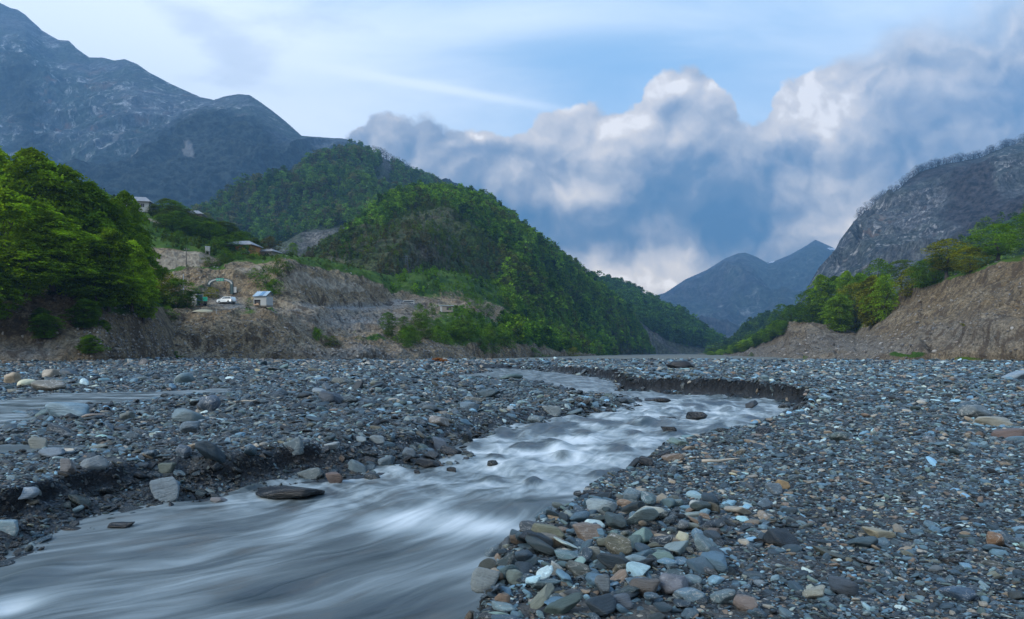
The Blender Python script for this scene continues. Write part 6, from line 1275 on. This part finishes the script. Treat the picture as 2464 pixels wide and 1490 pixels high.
    for x in (-.45, .1, .65): MB().tube([(x, 0, hp-.55), (x, 0, hp-.35)], .05, 6).build('insulator', polew, e)
    p = on_loft(T, 441, 705); e = empty('lamp_post', p); tag(e, 'short white painted post left of the utility pole', 'pole'); hp = 44/FPX*p.y  # plain painted post, carries no lamp
    MB().tube([(0, 0, -.3), (0, 0, hp)], [.13, .10], 8).build('post', polew, e); MB().tube([(0, 0, hp), (0, 0, hp+.12)], .14, 8).build('cap', polew, e)
    # pylon on the foot of the front hill
    p = on_loft(H['front'], 978, 656); e = empty('lattice_pylon', p); mb_m = simple_mat('pylon steel', (.09, .11, .13)); tag(e, 'thin grey lattice pylon at the foot of the front hill', 'pylon'); hp = 42/FPX*p.y; mb = MB()
    for sx, sy in ((-1, -1), (1, -1), (1, 1), (-1, 1)): mb.tube([(sx*.9, sy*.9, -.5), (sx*.25, sy*.25, hp)], .06, 4)
    for k in range(7):
        z0, z1 = hp*k/7, hp*(k+1)/7; a, b_ = .9-.65*k/7, .9-.65*(k+1)/7
        for s in (-1, 1): mb.tube([(-a, s*a, z0), (b_, s*b_, z1)], .035, 3); mb.tube([(a, s*a, z0), (-b_, s*b_, z1)], .035, 3)
    mb.build('tower', mb_m, e); MB().box((0, 0, hp*.93), (3.4, .1, .1)).box((0, 0, hp*.8), (4.2, .1, .1)).build('crossarm', mb_m, e)
    # huts and the vehicle up the road
    p = on_loft(T, 1076, 748); e = empty('white_hut', p, R(-10)); tag(e, 'long low white hut with a tin lean to roof on the foothill', 'hut')
    MB().box((0, 0, .8), (4.2, 2.2, 2.0)).build('wall', stonew, e); MB().box((-1.75, -1.14, .8), (.7, .06, 2.0)).build('white_panel', white, e); MB().prism([(-2.5, 1.95), (2.5, 1.72), (2.5, 1.84), (-2.5, 2.07)], -1.5, 1.4).build('roof', tin, e)
    MB().box((.9, -1.13, .9), (1.6, .05, .9)).build('window', dark, e)
    p = on_loft(T, 984, 733); e = empty('parked_bus', (p.x, p.y, p.z-.1), R(6), .72); tag(e, 'small white bus parked where the road turns round the bluff', 'bus')
    MB().prism([(-2.5, .4), (-2.45, 1.7), (-2.2, 1.95), (2.3, 1.95), (2.5, 1.2), (2.52, .4)], -.9, .9).build('body', white, e, bevel=.05)
    for s in (-1, 1):
        MB().box((0, s*.905, 1.4), (4.2, .03, .5)).build('window', glass, e)
        for x in (-1.6, 1.6): MB().tube([(x, s*.75, .38), (x, s*.95, .38)], .38, 14).build('wheel', rubber, e)
    MB().box((2.46, 0, 1.45), (.05, 1.4, .5)).build('windscreen', glass, e)
    p = on_loft(T, 1290, 866)
    # orange brushwood heap
    x, y, z = hit_ground(1054, 875); y = max(y, 100); x = (1054-UC)/FPX*y
    o = link('dry_brush', leaf_cloud('dry_brush', 400, 40, 22, .12, rx=1.0, z0=0, z1=.5, shape='dome', clump_r=.3, flat=.5)); o.data.materials.append(M_LEAF); o['scol'] = [.30, .13, .05, 1]
    o.location = (x, y, float(ground_h(np.array([x]), np.array([y]))[0])-.05); o.scale = (1.3, 1.0, 1.1); tag(o, 'orange brown heap of dry brush on the edge of the gravel plain', 'brush')
    # driftwood on the gravel
    rr = random.Random(8)
    for i, (u, v, L_, a, lb) in enumerate([(1735, 1122, .55, 5, 'pale driftwood stick at the right water edge'), (585, 972, 1.2, -25, 'thin driftwood stick on the left gravel bar')]):
        x, y, z = hit_ground(u, v); pts = [(k*L_/5-L_/2, rr.uniform(-.03, .03), .04+rr.uniform(0, .03)) for k in range(6)]
        o = MB().tube(pts, [.022, .025, .022, .018, .014, .008], 6).build('driftwood', simple_mat('driftwood', (.34, .30, .24), .8, scale=10), None, smooth=True); o.location = (x, y, z+.03); o.rotation_euler = (0, R(-4), R(a)); tag(o, lb, 'driftwood')

def build_haze():
    m = bpy.data.materials.new('haze air'); m.use_nodes = True; T = NT(m.node_tree); T.n.clear()
    v = T.node('ShaderNodeVolumePrincipled'); v.inputs['Color'].default_value = (.28, .58, .97, 1); v.inputs['Density'].default_value = HAZE
    v.inputs['Anisotropy'].default_value = 0.0; v.inputs['Absorption Color'].default_value = (0, 0, 0, 1)
    o = T.node('ShaderNodeOutputMaterial'); T.l.new(v.outputs[0], o.inputs['Volume'])
    b = MB().box((0, 2600, 1020), (16000, 5400, 2046)).build('haze', m); tag(b, 'thin blue air between the camera and the mountains', 'haze', kind='stuff')
HAZE = 1.7e-4

# ---------------------------------------------------------------- build
build_ground(); build_water()
HILLS = build_hills()
make_tree_kinds()
cm_, cl_ = build_stones()
_rg = np.random.default_rng(12)
_pal = [(.20, .17, .14), (.14, .12, .10), (.10, .10, .10), (.27, .25, .22), (.08, .07, .06)]
L = HILLS['rbank']; rubble(L, 9000, np.clip(1-L['at']['g'], 0, 1)*sst(1, .15, np.linspace(0, 1, L['P'].shape[0])[:, None]+0*L['U'])+.08, cl_, 12, 'loose rubble on the bare right bank', _pal, .08, .5, _rg)
L = HILLS['terrace']; rubble(L, 9000, np.clip(1-L['at']['g'], 0, 1)*(L['U'] < 1300)*(.15+sst(.5, .05, np.linspace(0, 1, L['P'].shape[0])[:, None]+0*L['U'])), cl_, 12, 'loose rubble and scree on the left terrace bank', _pal, .08, .4, _rg)
L = HILLS['lbank']; rubble(L, 2500, np.clip(1-L['at']['g'], 0, 1)*(L['U'] > 180)+.1, cl_, 12, 'loose rubble on the bank under the grove', _pal, .08, .35, _rg)
plant(HILLS)
build_things(HILLS)
if HAZE: build_haze()
